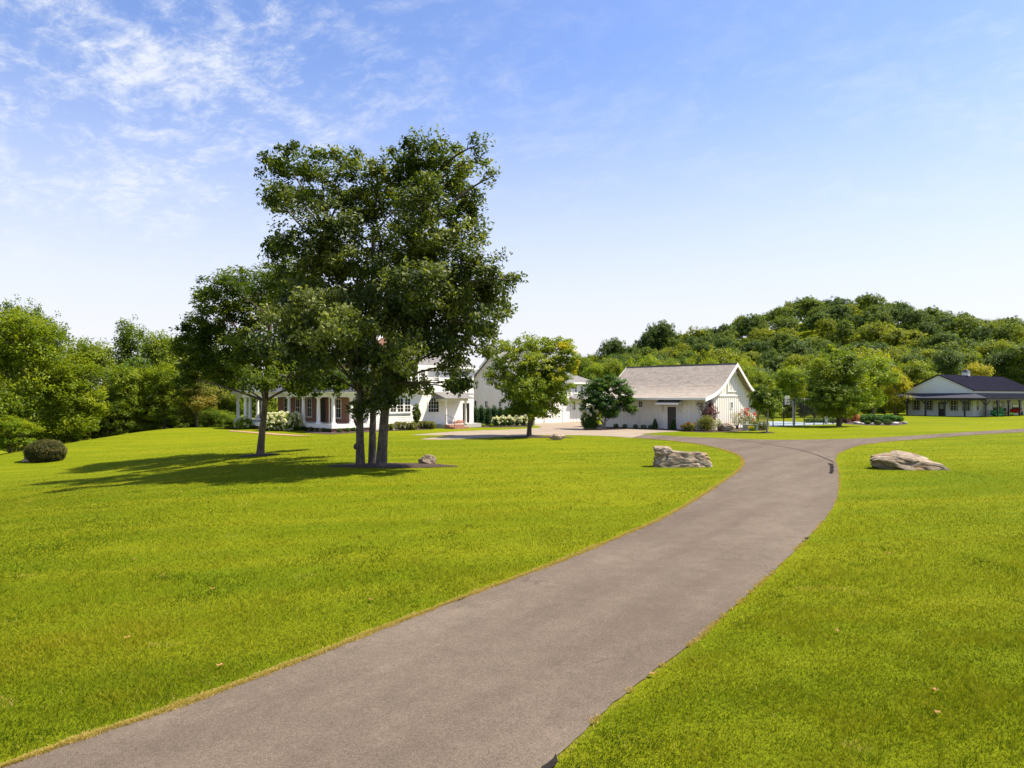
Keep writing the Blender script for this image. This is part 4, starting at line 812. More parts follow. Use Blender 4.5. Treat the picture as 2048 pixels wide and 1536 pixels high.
# ------------------------------------------------------------------ rocks
def rock_mesh(name, sx_, sy_, sz_, seed, planes, amp=.09, sub=5, dirs=None, strat=.02, boxy=.8):
    rng = np.random.default_rng(seed); bm = bmesh.new(); bmesh.ops.create_icosphere(bm, subdivisions=sub, radius=1.0)
    pl_ = []
    for d in (dirs or []): pl_.append((Vector(d[:3]).normalized(), d[3]))
    for _ in range(planes):
        d = Vector(rng.normal(0, 1, 3)).normalized(); pl_.append((d, rng.uniform(.62, .88)))
    for v_ in bm.verts:
        p = v_.co.copy(); p = Vector([math.copysign(abs(c_) ** boxy, c_) for c_ in p])
        for _ in range(2):
            for d, q in pl_:
                e = p.dot(d) - q
                if e > 0: p -= d * e
        n_ = noise.fractal(p * 1.7 + Vector((seed, 0, 0)), 1.0, 2.0, 5); rg = abs(noise.noise(p * 2.3 + Vector((0, seed, 3)))); p *= 1 + n_ * amp - .10 * max(0, .16 - rg) / .16
        f_ = noise.noise(p * 6 + Vector((0, seed, 0))) * .022; p *= 1 + f_
        st_ = math.sin(p.z * 17 + noise.noise(p * 2) * 5); p.x *= 1 + strat * st_; p.y *= 1 + strat * st_
        v_.co = Vector((p.x * sx_, p.y * sy_, p.z * sz_))
    me = bpy.data.meshes.new(name); bm.to_mesh(me); bm.free()
    me.polygons.foreach_set('use_smooth', [False] * len(me.polygons)); return me
def rock(name, px, py, wpx, hpx, label, mat, seed, depth=.6, planes=14, rz=0, group=None, Y=None, sub=4, **k):
    if Y is None:
        x, y = G(px, py); z = 0
        for _ in range(6): z = H(x, y); x, y = G(px, py, z)
    else: x, y = XY(px, Y); z = H(x, y)
    s_ = y / F; w = wpx * s_ / 2; h_ = hpx * s_
    me = rock_mesh(name, w * 1.12, w * depth, h_ * .62, seed, planes, sub=sub, **k); o_ = link(name, me, mat)
    o_.location = (x, y + w * depth * .5, z + h_ * .42); o_.rotation_euler = (0, 0, rz); return tag(o_, label, 'rock', group)
# split boulder: body + cap + right block (leaning pieces of one outcrop)
x, y = G(1368, 935); s_ = y / F
t_ = link('boulder', rock_mesh('boulder', 1.30, .55, .66, 5, 0, amp=.07, sub=6, boxy=.62, strat=.006, dirs=[(.05, .05, 1, .88), (-.12, -1, .25, .82), (.3, -1, .2, .84), (-1, -.1, .25, .92), (1, 0, .25, .94), (1, -.6, .5, 1.02), (0, -.7, 1, 1.05)]), M['rock']); t_.location = (x + .05, y + .42, .06); t_.rotation_euler = (0, R(1.5), R(3))
tag(t_, 'long low flat topped boulder on the grass left of the bend', 'rock')
t_ = link('boulder', rock_mesh('boulder', .46, .38, .20, 8, 0, amp=.08, sub=5, boxy=.75, strat=.006, dirs=[(-.15, -.1, 1, .75), (0, -1, .2, .8), (-1, 0, -.3, .85), (1, 0, .4, .85)]), M['rock']); t_.location = (x - .78, y + .40, .68); t_.rotation_euler = (R(4), R(5), R(-10))
tag(t_, 'small capping rock resting on the left end of the long flat boulder', 'rock')
x, y = G(1836, 941)
t_ = link('boulder', rock_mesh('boulder', 1.80, .95, .60, 17, 8, amp=.09, sub=6, strat=.008, dirs=[(.28, -.35, 1, .50), (-.6, -.2, 1, .62), (.05, -1, .25, .60), (1, -.1, .5, .78), (-1, -.1, .5, .80)]), M['rock2']); t_.location = (x, y + .75, .20); t_.rotation_euler = (0, R(5), R(-4))
tag(t_, 'long low wedge shaped boulder on the right lawn', 'rock')
rock('boulder', 855, 930, 34, 19, 'grey boulder in the mulch bed right of the three tall trees', M['rock'], 23, .7, 9, amp=.12, sub=5)
rock('boulder', 1114, 880, 29, 14, 'pale pinkish boulder in the bed right of the garden tree', M['rock'], 24, .7, 9, sub=5)
rock('boulder', 1457, 863, 30, 17, 'brown boulder with a dark left face below the barn gable', M['rock'], 25, .8, 7)
rock('stone', 54, 925, 20, 9, 'pale stone at the left foot of the brownish bush', M['rock'], 26, .8, 9)
for i, (px, py, w_, h_, lb) in enumerate([(1716, 848, 16, 5, 'flat white stone in the bed right of the maple trunk'), (1694, 846, 10, 4, 'small pale stone behind the maple trunk'), (1728, 849, 8, 4, 'pale stone left of the small clipped ball'), (1746, 849.5, 8, 4, 'pale stone between the small and middle clipped balls'), (1791, 849, 18, 5, 'flat white stone right of the largest clipped ball'), (1810, 848, 10, 5, 'last white stone at the right end of the bed'), (1683, 845, 8, 3, 'pale stone right behind the maple base'), (1672, 845, 8, 5, 'pale stone left of the maple base')]):
    rock('stone', px, py, w_, h_, lb, M['rockpale'], 40 + i, .6, 8, group='pale stones edging the maple bed', sub=3)

# ------------------------------------------------------------------ building helpers
def gwin(parent, face, u0, u1, z0, z1, plane, cols=2, rows=2, frame='trim', fw=.07, sill=True, arch=False, name='window', muntin=.025):
    """window on face 'x+' (plane x=const, outward +x, u=y), 'y-' (plane y=const, outward -y, u=x)"""
    def bx(mb, a0, a1, d0, d1, c0, c1):
        if face == 'x+': mb.box(plane + d0, plane + d1, a0, a1, c0, c1)
        else: mb.box(a0, a1, plane - d1, plane - d0, c0, c1)
    fr = MB(); gl = MB()
    if not arch:
        bx(fr, u0 - fw, u0, .0, .06, z0 - fw, z1 + fw); bx(fr, u1, u1 + fw, .0, .06, z0 - fw, z1 + fw); bx(fr, u0, u1, .0, .058, z1, z1 + fw); bx(fr, u0, u1, .0, .058, z0 - fw, z0)
        if sill: bx(fr, u0 - fw - .05, u1 + fw + .05, .0, .10, z0 - fw - .06, z0 - fw - .002)
        bx(gl, u0, u1, .0, .012, z0, z1)
        for i in range(1, cols): q = u0 + (u1 - u0) * i / cols; bx(fr, q - muntin / 2, q + muntin / 2, .013, .035, z0, z1)
        for j in range(1, rows):
            q = z0 + (z1 - z0) * j / rows; tk = .06 if (rows >= 4 and j == rows // 2) else muntin; bx(fr, u0, u1, .013, .038, q - tk / 2, q + tk / 2)
    else:
        r_ = (u1 - u0) / 2; cu = (u0 + u1) / 2; zc = z1 - r_
        an = [math.pi * i / 16 for i in range(17)]
        poly = [(u0, z0)] + [(u1, z0)] + [(cu + r_ * math.cos(a), zc + r_ * math.sin(a)) for a in an]
        if face == 'x+': gl.prism(poly, 'x', plane, plane + .012)
        bx(fr, u0 - fw, u0, 0, .06, z0, zc); bx(fr, u1, u1 + fw, 0, .06, z0, zc); bx(fr, u0 - .1, u1 + .1, 0, .10, z0 - .1, z0)
        for a, b in zip(an[:-1], an[1:]):
            P1 = [(cu + q * math.cos(w_), zc + q * math.sin(w_)) for q, w_ in ((r_, a), (r_ + fw, a), (r_ + fw, b), (r_, b))]; fr.prism(P1, 'x', plane, plane + .06)
        for i in range(1, cols):
            q = u0 + (u1 - u0) * i / cols; zt = zc + math.sqrt(max(0, r_ * r_ - (q - cu) ** 2)); bx(fr, q - muntin / 2, q + muntin / 2, .013, .035, z0, zt)
        for j in range(1, rows):
            q = z0 + (z1 - z0) * j / rows; hw_ = r_ if q < zc else math.sqrt(max(0, r_ * r_ - (q - zc) ** 2)); bx(fr, cu - hw_, cu + hw_, .013, .038, q - muntin / 2, q + muntin / 2)
    w_ = fr.build(name, M[frame], parent); gl.build('pane', M['glass'], w_); return w_
def battens(mb, face, u0, u1, plane, z0, ztop, step=.42, w_=.06, d=.04):
    n = int((u1 - u0) / step); 
    for i in range(n + 1):
        q = u0 + (u1 - u0) * i / n; zt = ztop(q) if callable(ztop) else ztop
        if zt - z0 < .1: continue
        q0, q1 = max(u0 + .002, q - w_ / 2), min(u1 - .002, q + w_ / 2)
        if face == 'x+': mb.box(plane - .01, plane + d, q0, q1, z0, zt - .03)
        else: mb.box(q0, q1, plane - d, plane + .01, z0, zt - .03)

# ------------------------------------------------------------------ shingled barn
BL, BW = 11.0, 10.6
dx = np.array([.73, -.684]); cxy = np.array([17.0, 60.3]); org = cxy - dx / np.hypot(*dx) * BL
barn = thing('barn', 'white board and batten barn with a flared weathered shingle roof', 'barn', (org[0], org[1], 0), math.atan2(dx[1], dx[0]))
prof = [(0, 6.1), (1.4, 5.08), (2.6, 4.19), (3.1, 3.88), (3.7, 3.58), (4.4, 3.32), (5.2, 3.10), (6.35, 2.86)]
hw_ = BW / 2
def wall_top(v_): d = abs(v_ - hw_); return float(np.interp(d, [p[0] for p in prof], [p[1] for p in prof])) - .12
mb = MB()
vs_ = [0, .6, 1.2, 1.8, 2.4, 3.0, 4.0, hw_, 6.6, 7.6, 8.2, 8.8, 9.4, 10.0, BW]
poly = [(0, -.1), (BW, -.1)] + [(q, wall_top(q)) for q in reversed(vs_)]
mb.prism(poly, 'x', 0, BL); battens(mb, 'y-', 0, BL, 0, 0.0, 2.95); battens(mb, 'x+', 0, BW, BL, 0.0, wall_top)
mb.box(BL + .002, BL + .07, .03, BW - .03, 3.02, 3.14)
mb.box(BL - .06, BL + .04, -.04, .06, 0, 2.95)
mb.build('wall', M['cream'], barn)
def roofprof(prof, th): 
    top = [(-d, z) for d, z in reversed(prof)] + [(d, z) for d, z in prof[1:]]
    return top, [(x_, z - th) for x_, z in reversed(top)]
top, bot = roofprof(prof, .13); mb = MB()
seg = [(hw_ + a, b) for a, b in top]; segb = [(hw_ + a, b) for a, b in reversed(bot)]
for i in range(len(seg) - 1):
    mb.prism([segb[i], segb[i + 1], seg[i + 1], seg[i]], 'x', -.6, BL + .6)
rf = mb.build('roof', M['shingle'], barn)
mb = MB()
for i in range(len(seg) - 1):
    lo = .30
    mb.prism([(seg[i][0], seg[i][1] - lo), (seg[i + 1][0], seg[i + 1][1] - lo), (seg[i + 1][0], seg[i + 1][1] + .02), (seg[i][0], seg[i][1] + .02)], 'x', BL + .602, BL + .66)
    mb.prism([(seg[i][0], seg[i][1] - lo), (seg[i + 1][0], seg[i + 1][1] - lo), (seg[i + 1][0], seg[i + 1][1] + .02), (seg[i][0], seg[i][1] + .02)], 'x', -.66, -.602)
mb.box(-.6, BL + .6, seg[0][0] - .03, seg[0][0] - .002, 2.70, 2.87); mb.build('barge_board', M['trim'], barn)
mb = MB(); mb.box(-.6, BL + .6, hw_ - .1, hw_ + .1, 6.08, 6.14); mb.build('ridge_cap', M['shingle2'], barn)
mb = MB(); mb.box(7.35, 8.25, -.05, .02, 0, 2.06)
d_ = mb.build('door', M['door'], barn); mb = MB(); mb.box(7.23, 7.35, -.07, -.0, 0, 2.18); mb.box(8.25, 8.37, -.07, 0, 0, 2.18); mb.box(7.35, 8.25, -.07, 0, 2.06, 2.18); mb.build('door_frame', M['trim'], barn)
mb = MB(); mb.lathe((8.13, -.08, 1.0), [(.02, -.03), (.035, 0), (.02, .03)], 8); mb.build('handle', M['metalgrey'], d_)
mb = MB(); mb.prism([(0.02, 2.80), (-1.0, 2.50), (-1.0, 2.42), (.02, 2.72)], 'x', 6.65, 8.95); cn = mb.build('canopy', M['shingle2'], barn)
mb = MB(); mb.box(6.62, 8.98, -1.03, -1.0, 2.26, 2.43); mb.box(6.60, 6.66, -1.0, 0, 2.30, 2.42); mb.box(8.94, 9.0, -1.0, 0, 2.30, 2.42); mb.build('fascia', M['trim'], cn)
for q in (6.85, 8.75):
    mb = MB(); mb.box(q - .04, q + .04, -.09, -.01, 1.55, 2.30); mb.tube([(q, -.06, 1.6), (q, -.2, 1.98), (q, -.45, 2.2), (q, -.85, 2.28)], .04, 6); mb.box(q - .04, q + .04, -.9, -.09, 2.24, 2.30); mb.build('bracket', M['trim'], cn)
gwin(barn, 'y-', 4.2, 4.72, 2.0, 2.52, 0, 2, 2, fw=.06, sill=False)
gwin(barn, 'x+', 5.05, 5.5, 1.93, 2.45, BL, 2, 2, fw=.06, sill=False); gwin(barn, 'x+', 8.9, 9.35, 1.93, 2.45, BL, 2, 2, fw=.06, sill=False)
mb = MB(); a0, a1, c0, c1 = 4.4, 6.2, 3.42, 4.78; mb.box(BL + .0, BL + .045, a0, a1, c0, c1)
for (q0, q1, w0, w1) in ((a0, a1, c0, c0 + .08), (a0, a1, c1 - .08, c1)): mb.box(BL + .045, BL + .10, q0, q1, w0, w1)
for q in (a0, (a0 + a1) / 2 - .04, a1 - .08): mb.box(BL + .045, BL + .097, q, q + .08, c0 + .08, c1 - .08)
mb.obox((BL + .065, a0 + .08, c1 - .1), (BL + .065, (a0 + a1) / 2 - .04, c0 + .1), .07, .022, (1, 0, 0)); mb.obox((BL + .065, a1 - .08, c1 - .1), (BL + .065, (a0 + a1) / 2 + .04, c0 + .1), .07, .022, (1, 0, 0)); mb.build('loft_door', M['cream'], barn)
mb = MB(); mb.lathe((BL + .35, hw_, 5.25), [(.04, -.14), (.12, -.1), (.13, .05), (.09, .13), (.03, .2), (.02, .45)], 10); mb.build('lamp', M['trim'], barn)
mb = MB(); mb.tube([(BL + .02, hw_ - .45, 5.1), (BL + .3, hw_ - .45, 4.95)], .05, 8); mb.tube([(BL + .06, hw_ - .45, 4.75), (BL + .06, hw_ - .45, 5.2)], .06, 8); mb.build('finial', M['trim'], barn)

# ------------------------------------------------------------------ main house
ang45 = R(-45)
house = thing('house', 'large white and red brick country house with a columned wraparound porch', 'house', (-15.1, 57.2, 0), ang45)
XL = -19.6
mb = MB(); mb.box(XL, -.12, .12, 2.8, -.5, .30); mb.box(-2.0, -.12, 2.8, 4.04, -.5, .30); mb.box(-13.2, -8.7, -1.88, .12, -.5, .30); mb.build('plinth', M['brick'], house)
mb = MB(); mb.box(XL - .1, 0, 0, 2.8, .30, .63); mb.box(-2.0, 0, 2.802, 4.04, .30, .628); mb.box(-13.3, -8.6, -2.0, -.002, .30, .626); mb.build('porch_floor', M['white'], house)
mb = MB()
mb.box(-15.5, -2.0, 2.8, 12.5, 0, 6.3); mb.build('brick_wall', M['brick'], house)
# columns
def column(x_, y_, par):
    mb = MB(); mb.box(x_ - .21, x_ + .21, y_ - .21, y_ + .21, .63, .73); mb.lathe((x_, y_, .73), [(.19, 0), (.19, .05), (.165, .08), (.165, .6), (.15, 1.6), (.135, 2.02), (.15, 2.05), (.165, 2.10), (.18, 2.13)], 16); mb.box(x_ - .2, x_ + .2, y_ - .2, y_ + .2, 2.86, 2.95); mb.build('column', M['trim'], par)
for q in (-.3, -2.75, -5.4, -8.1, -13.6, -16.4, -19.3): column(q, .3, house)
column(-.3, 2.05, house); column(-.3, 3.8, house); column(-9.0, -1.7, house); column(-12.9, -1.7, house); column(-19.3, 2.4, house)
mb = MB(); mb.box(XL, -.05, .1, .5, 2.95, 3.30); mb.box(-.5, -.05, .5, 4.04, 2.95, 3.30); mb.box(XL, XL + .4, .5, 2.8, 2.95, 3.30); mb.box(-13.15, -12.75, -1.9, .1, 2.95, 3.30); mb.box(-9.15, -8.75, -1.9, .1, 2.95, 3.30); mb.box(-12.75, -9.15, -1.9, -1.5, 2.95, 3.30)
mb.box(XL - .3, .3, -.25, 2.8, 3.302, 3.42); mb.box(-.6, .3, 2.8, 4.04, 3.302, 3.42); mb.box(-13.4, -8.5, -2.15, -.25, 3.30, 3.40); mb.build('entablature', M['trim'], house)
mb = MB(); mb.box(XL + .05, -2.0, .52, 2.78, 3.20, 3.28); mb.box(-1.98, -.52, .52, 4.0, 3.20, 3.28); mb.build('ceiling', M['cream'], house)
# porch roof
mb = MB(); mb.add([(XL - .35, -.3, 3.43), (.35, -.3, 3.43), (-2.0, 2.8, 4.15), (XL + 2.0, 2.8, 4.15), (.35, 4.04, 3.43), (-2.0, 4.04, 4.15), (XL - .35, 2.8, 3.43)], [(0, 1, 2, 3), (1, 4, 5, 2), (0, 3, 6)])
for i in range(34):
    q = XL + .2 + i * .56; 
    if q > -.2: break
    f_ = 1.0 if q < -2.0 else max(.1, (-q + .35) / 2.35); mb.obox((q, -.3, 3.445), (q, -.3 + 3.1 * f_, 3.445 + .72 * f_), .03, .05)
for i in range(8):
    q = .1 + i * .5
    f_ = 1.0 if q > 2.8 else max(.1, (q + .3) / 3.1); mb.obox((.35, q, 3.445), (.35 - 2.35 * f_, q, 3.445 + .72 * f_), .03, .05)
mb.build('porch_roof', M['grayroof'], house)
mb = MB(); mb.prism([(-13.6, 3.41), (-8.3, 3.41), (-10.95, 4.55)], 'y', -2.2, 1.6); mb.build('portico_roof', M['grayroof'], house)
mb = MB(); mb.prism([(-13.4, 3.41), (-8.5, 3.41), (-10.95, 4.46)], 'y', -2.24, -2.202); mb.build('portico_pediment', M['trim'], house)
mb = MB(); mb.box(-6.9, -5.7, 2.72, 2.8, .63, 2.85); d_ = mb.build('front_door', M['door'], house)
mb = MB(); mb.box(-7.05, -6.9, 2.7, 2.8, .63, 2.95); mb.box(-5.7, -5.55, 2.7, 2.8, .63, 2.95); mb.build('door_frame', M['brick'], house)
for q in (-3.6, -8.9, -11.2, -13.6): gwin(house, 'y-', q - .40, q + .40, 1.1, 2.75, 2.8, 2, 4, fw=.05, frame='cream', muntin=.018)
gwin(house, 'x+', 3.1, 3.7, 1.1, 2.75, -2.0, 2, 4)
for q in (-3.6, -6.3, -9.0, -11.7, -14.2): gwin(house, 'y-', q - .45, q + .45, 4.45, 5.9, 2.8, 2, 4)
# brick block roof: gable towards +x (lit)
mb = MB(); mb.prism([(2.3, 6.2), (12.9, 6.2), (7.6, 9.3)], 'x', -16, -2.3); mb.build('roof', M['shingle2'], house)
mb = MB(); mb.prism([(2.8, 6.3), (12.4, 6.3), (7.6, 9.0)], 'x', -2.298, -1.99); mb.build('gable', M['brick'], house)
mb = MB()
for a, b in (((2.2, 6.15), (7.6, 9.28)), ((13.0, 6.15), (7.6, 9.28))): mb.obox((-2.05, a[0], a[1]), (-2.05, b[0], b[1]), .25, .2, (1, 0, 0))
mb.build('rake_board', M['trim'], house)
for (x_, y_, z1) in ((-3.4, 7.6, 10.2), (-14.0, 7.6, 10.0)):
    mb = MB(); mb.box(x_ - .8, x_ + .8, y_ - .45, y_ + .45, 8.4, z1); mb.box(x_ - .88, x_ + .88, y_ - .53, y_ + .53, z1 - .25, z1 - .02); mb.build('chimney', M['brick'], house)
mb = MB(); mb.tube([(-1.93, 3.2, 4.2), (-1.93, 3.2, 6.2)], .05, 8); mb.tube([(-.5, -.3, 3.35), (-.5, -.35, 3.2), (-.5, .05, 2.95), (-.5, .05, .65)], .04, 8); mb.build('downpipe', M['trim'], house)
# white wing
mb = MB(); mb.box(-8.5, 0, 4.06, 15.9, -.3, 5.9)
for i in range(14, 1): pass
mb.build('wing_wall', M['white'], house)
lap = MB()
for i in range(30):
    z_ = .15 + i * .19
    if z_ > 5.8: break
    lap.add([(0.004, 4.062, z_ + .185), (0.024, 4.062, z_), (0.024, 15.9, z_), (0.004, 15.9, z_ + .185), (0, 4.062, z_), (0, 15.9, z_)], [(0, 1, 2, 3), (4, 5, 2, 1)])
    lap.add([(-2.0, 4.056, z_ + .185), (-2.0, 4.036, z_), (.02, 4.036, z_), (.02, 4.056, z_ + .185)], [(0, 1, 2, 3)])
lap.build('clapboard', M['white'], house)
gz = 8.3
mb = MB()
mb.prism([(3.7, 5.8), (16.25, 5.8), (16.25, 5.95), (10.0, 8.0), (3.7, 5.95)], 'x', -9, -4.6)
mb.prism([(-9.0, 5.8), (.35, 5.8), (-4.3, 8.1)], 'y', 3.7, 16.25); mb.build('wing_roof', M['shingle2'], house)
mb = MB(); mb.box(.352, .40, 3.7, 16.25, 5.72, 5.92); mb.build('wing_fascia', M['trim'], house)
# oriel bay
mb = MB(); mb.box(.0, .55, 5.0, 9.7, 3.72, 5.78); mb.box(-.0, .62, 4.95, 9.75, 3.58, 3.72); battens(mb, 'x+', 5.0, 9.7, .55, 3.72, 5.78, 1.1, .09, .03)
for q in (5.3, 9.4): mb.prism([(0.02, 3.1), (.5, 3.58), (.02, 3.58)], 'y', q - .06, q + .06)
mb.build('bay', M['white'], house)
for q in (5.7, 6.55, 7.4, 8.25, 9.1): gwin(house, 'x+', q - .26, q + .26, 4.25, 5.5, .55, 2, 4, fw=.06)
for q in (6.15, 6.95, 7.75): gwin(house, 'x+', q - .30, q + .30, 1.6, 2.8, .02, 2, 4, fw=.08)
gwin(house, 'x+', 10.15, 11.4, 1.53, 2.88, .02, 4, 4, arch=True, fw=.09)
gwin(house, 'x+', 10.95, 11.4, 4.45, 5.15, .02, 2, 4, fw=.07)
for q in (13.3, 14.6): gwin(house, 'x+', q - .33, q + .33, 4.3, 5.5, .02, 2, 4, fw=.07)
mb = MB(); mb.box(0.02, .07, 4.1, 15.9, 3.30, 3.40); mb.build('trim_band', M['trim'], house)
# side entrance
mb = MB(); mb.box(.02, 1.5, 11.0, 15.6, 0, .38); mb.build('side_porch_floor', M['concrete'], house)
for q in (11.15, 13.6):
    mb = MB(); mb.box(1.3, 1.56, q - .13, q + .13, .38, .5); mb.lathe((1.43, q, .5), [(.11, 0), (.10, 1.0), (.09, 1.95), (.12, 2.0)], 12); mb.box(1.3, 1.56, q - .13, q + .13, 2.5, 2.58); mb.build('column', M['trim'], house)
mb = MB(); mb.box(1.28, 1.58, 11.0, 13.8, 2.58, 2.78); mb.box(.02, 1.28, 11.0, 11.2, 2.58, 2.78); mb.build('side_beam', M['trim'], house)
mb = MB(); mb.prism([(.03, 3.45), (1.9, 2.84), (1.9, 2.78), (.03, 2.78)], 'y', 10.7, 14.3); mb.build('side_roof', M['shingle2'], house)
mb = MB(); mb.box(.022, .06, 14.5, 15.3, .38, 2.35); mb.build('side_door', M['door'], house)
mb = MB(); mb.box(1.72, 3.0, 10.8, 12.6, 0.0, .18); mb.box(1.72, 2.4, 10.8, 12.6, .182, .34); mb.build('brick_step', M['brick'], house)
mb = MB()
for q in (10.9, ): mb.tube([(3.0, q, .0), (3.0, q, .95), (1.75, q, 1.3), (1.75, q, .35)], .022, 6)
mb.build('handrail', M['black'], house)
# ------------------------------------------------------------------ garage
gar = thing('garage', 'cream gabled garage wing with white garage doors beyond the house', 'garage', (1.1, 74.5, 0), ang45)
GW, GE, GR_, GLn = 8.3, 4.75, 8.2, 8.0
mb = MB(); mb.prism([(-GW, -.1), (0, -.1), (0, GE), (-GW / 2, GR_), (-GW, GE)], 'y', 0, GLn)
def gt_(q): return GE + (GR_ - GE) * (1 - abs(q + GW / 2) / (GW / 2))
battens(mb, 'y-', -GW, 0, 0, 0, gt_, .5, .06); mb.box(-GW + .02, -.02, -.035, -.001, 2.95, 3.05); battens(mb, 'x+', 0, GLn, 0, 2.55, GE, .5, .06); mb.build('wall', M['cream'], gar)
mb = MB(); th = .16
for sx_ in (-1, 1):
    ex, ez = -GW / 2 + sx_ * (GW / 2 + .4), GE - .33; mb.prism([(-GW / 2, GR_ + .02), (ex, ez), (ex, ez + th), (-GW / 2, GR_ + .02 + th)], 'y', -.4, GLn + .3)
mb.build('roof', M['shingle2'], gar)
mb = MB()
for sx_ in (-1, 1):
    ex, ez = -GW / 2 + sx_ * (GW / 2 + .42), GE - .33; mb.prism([(-GW / 2, GR_ - .12), (ex, ez - .12), (ex, ez + .17), (-GW / 2, GR_ + .19)], 'y', -.44, -.402)
mb.build('barge_board', M['trim'], gar)
for q0, q1 in ((.5, 3.3), (3.85, 6.65)):
    mb = MB(); mb.box(-.01, .03, q0, q1, 0, 2.3)
    for j in range(1, 4): mb.box(.03, .05, q0 + .02, q1 - .02, j * .575 - .02, j * .575 + .02)
    mb.build('garage_door', M['white'], gar)
mb = MB()
for q in (.3, 3.4, 3.68, 6.7): mb.box(.0, .07, q, q + .17 if q != 3.4 else q + .10, 0, 2.5)
mb.box(.0, .07, .3, 6.87, 2.5, 2.62); mb.build('door_frame', M['cream'], gar)
gwin(gar, 'y-', -3.6, -3.2, 1.9, 2.45, 0, 2, 2, fw=.06); gwin(gar, 'y-', -5.9, -5.5, 1.75, 2.45, 0, 2, 2, frame='cream', fw=.06)
mb = MB(); mb.box(-7.55, -7.45, -.16, -.03, 1.9, 2.5); mb.build('wall_lamp', M['black'], gar)
# lower two-storey wing
mb = MB(); mb.box(-6.5, -.4, GLn, 13.4, -.1, 4.7); battens(mb, 'x+', GLn, 13.4, -.4, 0, 4.7, .55, .05); mb.build('wing_wall', M['white'], gar)
mb = MB(); mb.add([(-6.9, GLn - .1, 4.65), (0, GLn - .1, 4.65), (0, 13.8, 4.65), (-6.9, 13.8, 4.65), (-3.4, GLn + .1, 6.05), (-3.4, 11.4, 6.05)], [(0, 1, 4), (1, 2, 5, 4), (2, 3, 5), (3, 0, 4, 5), (0, 3, 2, 1)]); mb.build('wing_roof', M['shingle2'], gar)
mb = MB(); mb.box(.002, .05, GLn, 13.8, 4.5, 4.68); mb.build('wing_fascia', M['trim'], gar)
mb = MB(); mb.prism([(-.38, 3.15), (.6, 2.75), (.6, 2.66), (-.38, 2.66)], 'y', GLn + .02, 12.0); mb.build('awning_roof', M['shingle2'], gar)
for q in (8.5, 9.6, 10.7, 11.9): gwin(gar, 'x+', q - .22, q + .22, 3.45, 4.2, -.4, 2, 2, fw=.06)
gwin(gar, 'x+', 9.0, 9.5, 1.45, 2.35, -.4, 2, 4, fw=.06)

# ------------------------------------------------------------------ white barn with charcoal roof
wb = thing('barn', 'pale barn with charcoal metal roof, cupola and dark posted porch on the far right', 'barn', (68.9, 102, 0), math.atan2(-.82, .57))
BW2, BL2, E2, R2 = 9.5, 24.0, 3.95, 6.3; PL, PR = -11.6, 2.7
mb = MB(); mb.prism([(-BW2, -.1), (0, -.1), (0, E2), (-BW2 / 2, R2), (-BW2, E2)], 'y', 0, BL2)
battens(mb, 'y-', -BW2, 0, 0, 0, lambda q: E2 + (R2 - E2) * (1 - abs(q + BW2 / 2) / (BW2 / 2)), .38, .04, .02); battens(mb, 'x+', 0, BL2, 0, 0, E2, .38, .04, .02); mb.build('wall', M['pale'], wb)
mb = MB()
for sx_ in (-1, 1):
    ex, ez = -BW2 / 2 + sx_ * (BW2 / 2 + .3), E2 - .14; mb.prism([(-BW2 / 2, R2 + .03), (ex, ez + .03), (ex, ez + .15), (-BW2 / 2, R2 + .15)], 'y', -.3, BL2 + .3)
for i in range(60):
    q = -.25 + i * .41; mb.obox((-BW2 / 2, q, R2 + .165), (.3, q, E2 + .025), .05, .012)
mb.build('roof', M['darkroof'], wb)
mb = MB(); zo, zi = 2.78, 3.5; po = .3
mb.add([(PL - po, -2.7 - po, zo), (PR + po, -2.7 - po, zo), (0.02, -.02, zi), (-BW2, -.02, zi), (PR + po, BL2, zo), (.02, BL2, zi), (PL - po, BL2, zo), (-BW2, BL2, zi)], [(0, 1, 2, 3), (1, 4, 5, 2), (0, 3, 7, 6)])
mb.add([(PL - po, -2.7 - po, zo - .1), (PR + po, -2.7 - po, zo - .1), (0.02, -.02, zi - .1), (-BW2, -.02, zi - .1), (PR + po, BL2, zo - .1), (.02, BL2, zi - .1), (PL - po, BL2, zo - .1), (-BW2, BL2, zi - .1)], [(0, 3, 2, 1), (1, 2, 5, 4), (0, 6, 7, 3)])
for i in range(44):
    q = PL + i * .34; lim = 1.0
    if q > PR: break
    if q > 0: lim = max(0, 1 - (q) / 3.0)
    if q < -BW2: lim = max(0, 1 - (-BW2 - q) / 2.3)
    if lim > .05: mb.obox((q, -3.0, zo + .02), (q, -3.0 + 2.98 * lim, zo + .02 + .72 * lim), .05, .035)
for i in range(66):
    q = -2.8 + i * .41; lim = 1.0 if q > 0 else max(0, 1 + q / 3.0)
    if lim > .05: mb.obox((PR + po, q, zo + .02), (PR + po - 2.98 * lim, q, zo + .02 + .72 * lim), .05, .035)
mb.build('porch_roof', M['grayroof'], wb)
mb = MB(); mb.box(PL - .1, PR + .1, -2.8, -2.6, 2.42, 2.66); mb.box(PR - .1, PR + .1, -2.6, BL2, 2.42, 2.66); mb.box(PL - .1, PL + .1, -2.6, BL2, 2.42, 2.66); mb.build('beam', M['navy'], wb)
def post(x_, y_, ax):
    mb = MB(); mb.box(x_ - .1, x_ + .1, y_ - .1, y_ + .1, 0, 2.42)
    for s_ in (-1, 1):
        for off in ((0.0),):
            a = (x_, y_, 1.75); b = (x_ + s_ * .6, y_, 2.42) if ax == 'x' else (x_, y_ + s_ * .6, 2.42); mb.obox(a, b, .12, .12)
    mb.build('post', M['navy'], wb)
for q in (PR, -.05, -2.75, -5.45, -8.15, PL): post(q, -2.7, 'x')
for q in (1.4, 5.4, 9.6, 13.8, 18, 22.2): post(PR, q, 'y')
for q in (1.4, 5.4, 9.6): post(PL, q, 'y')
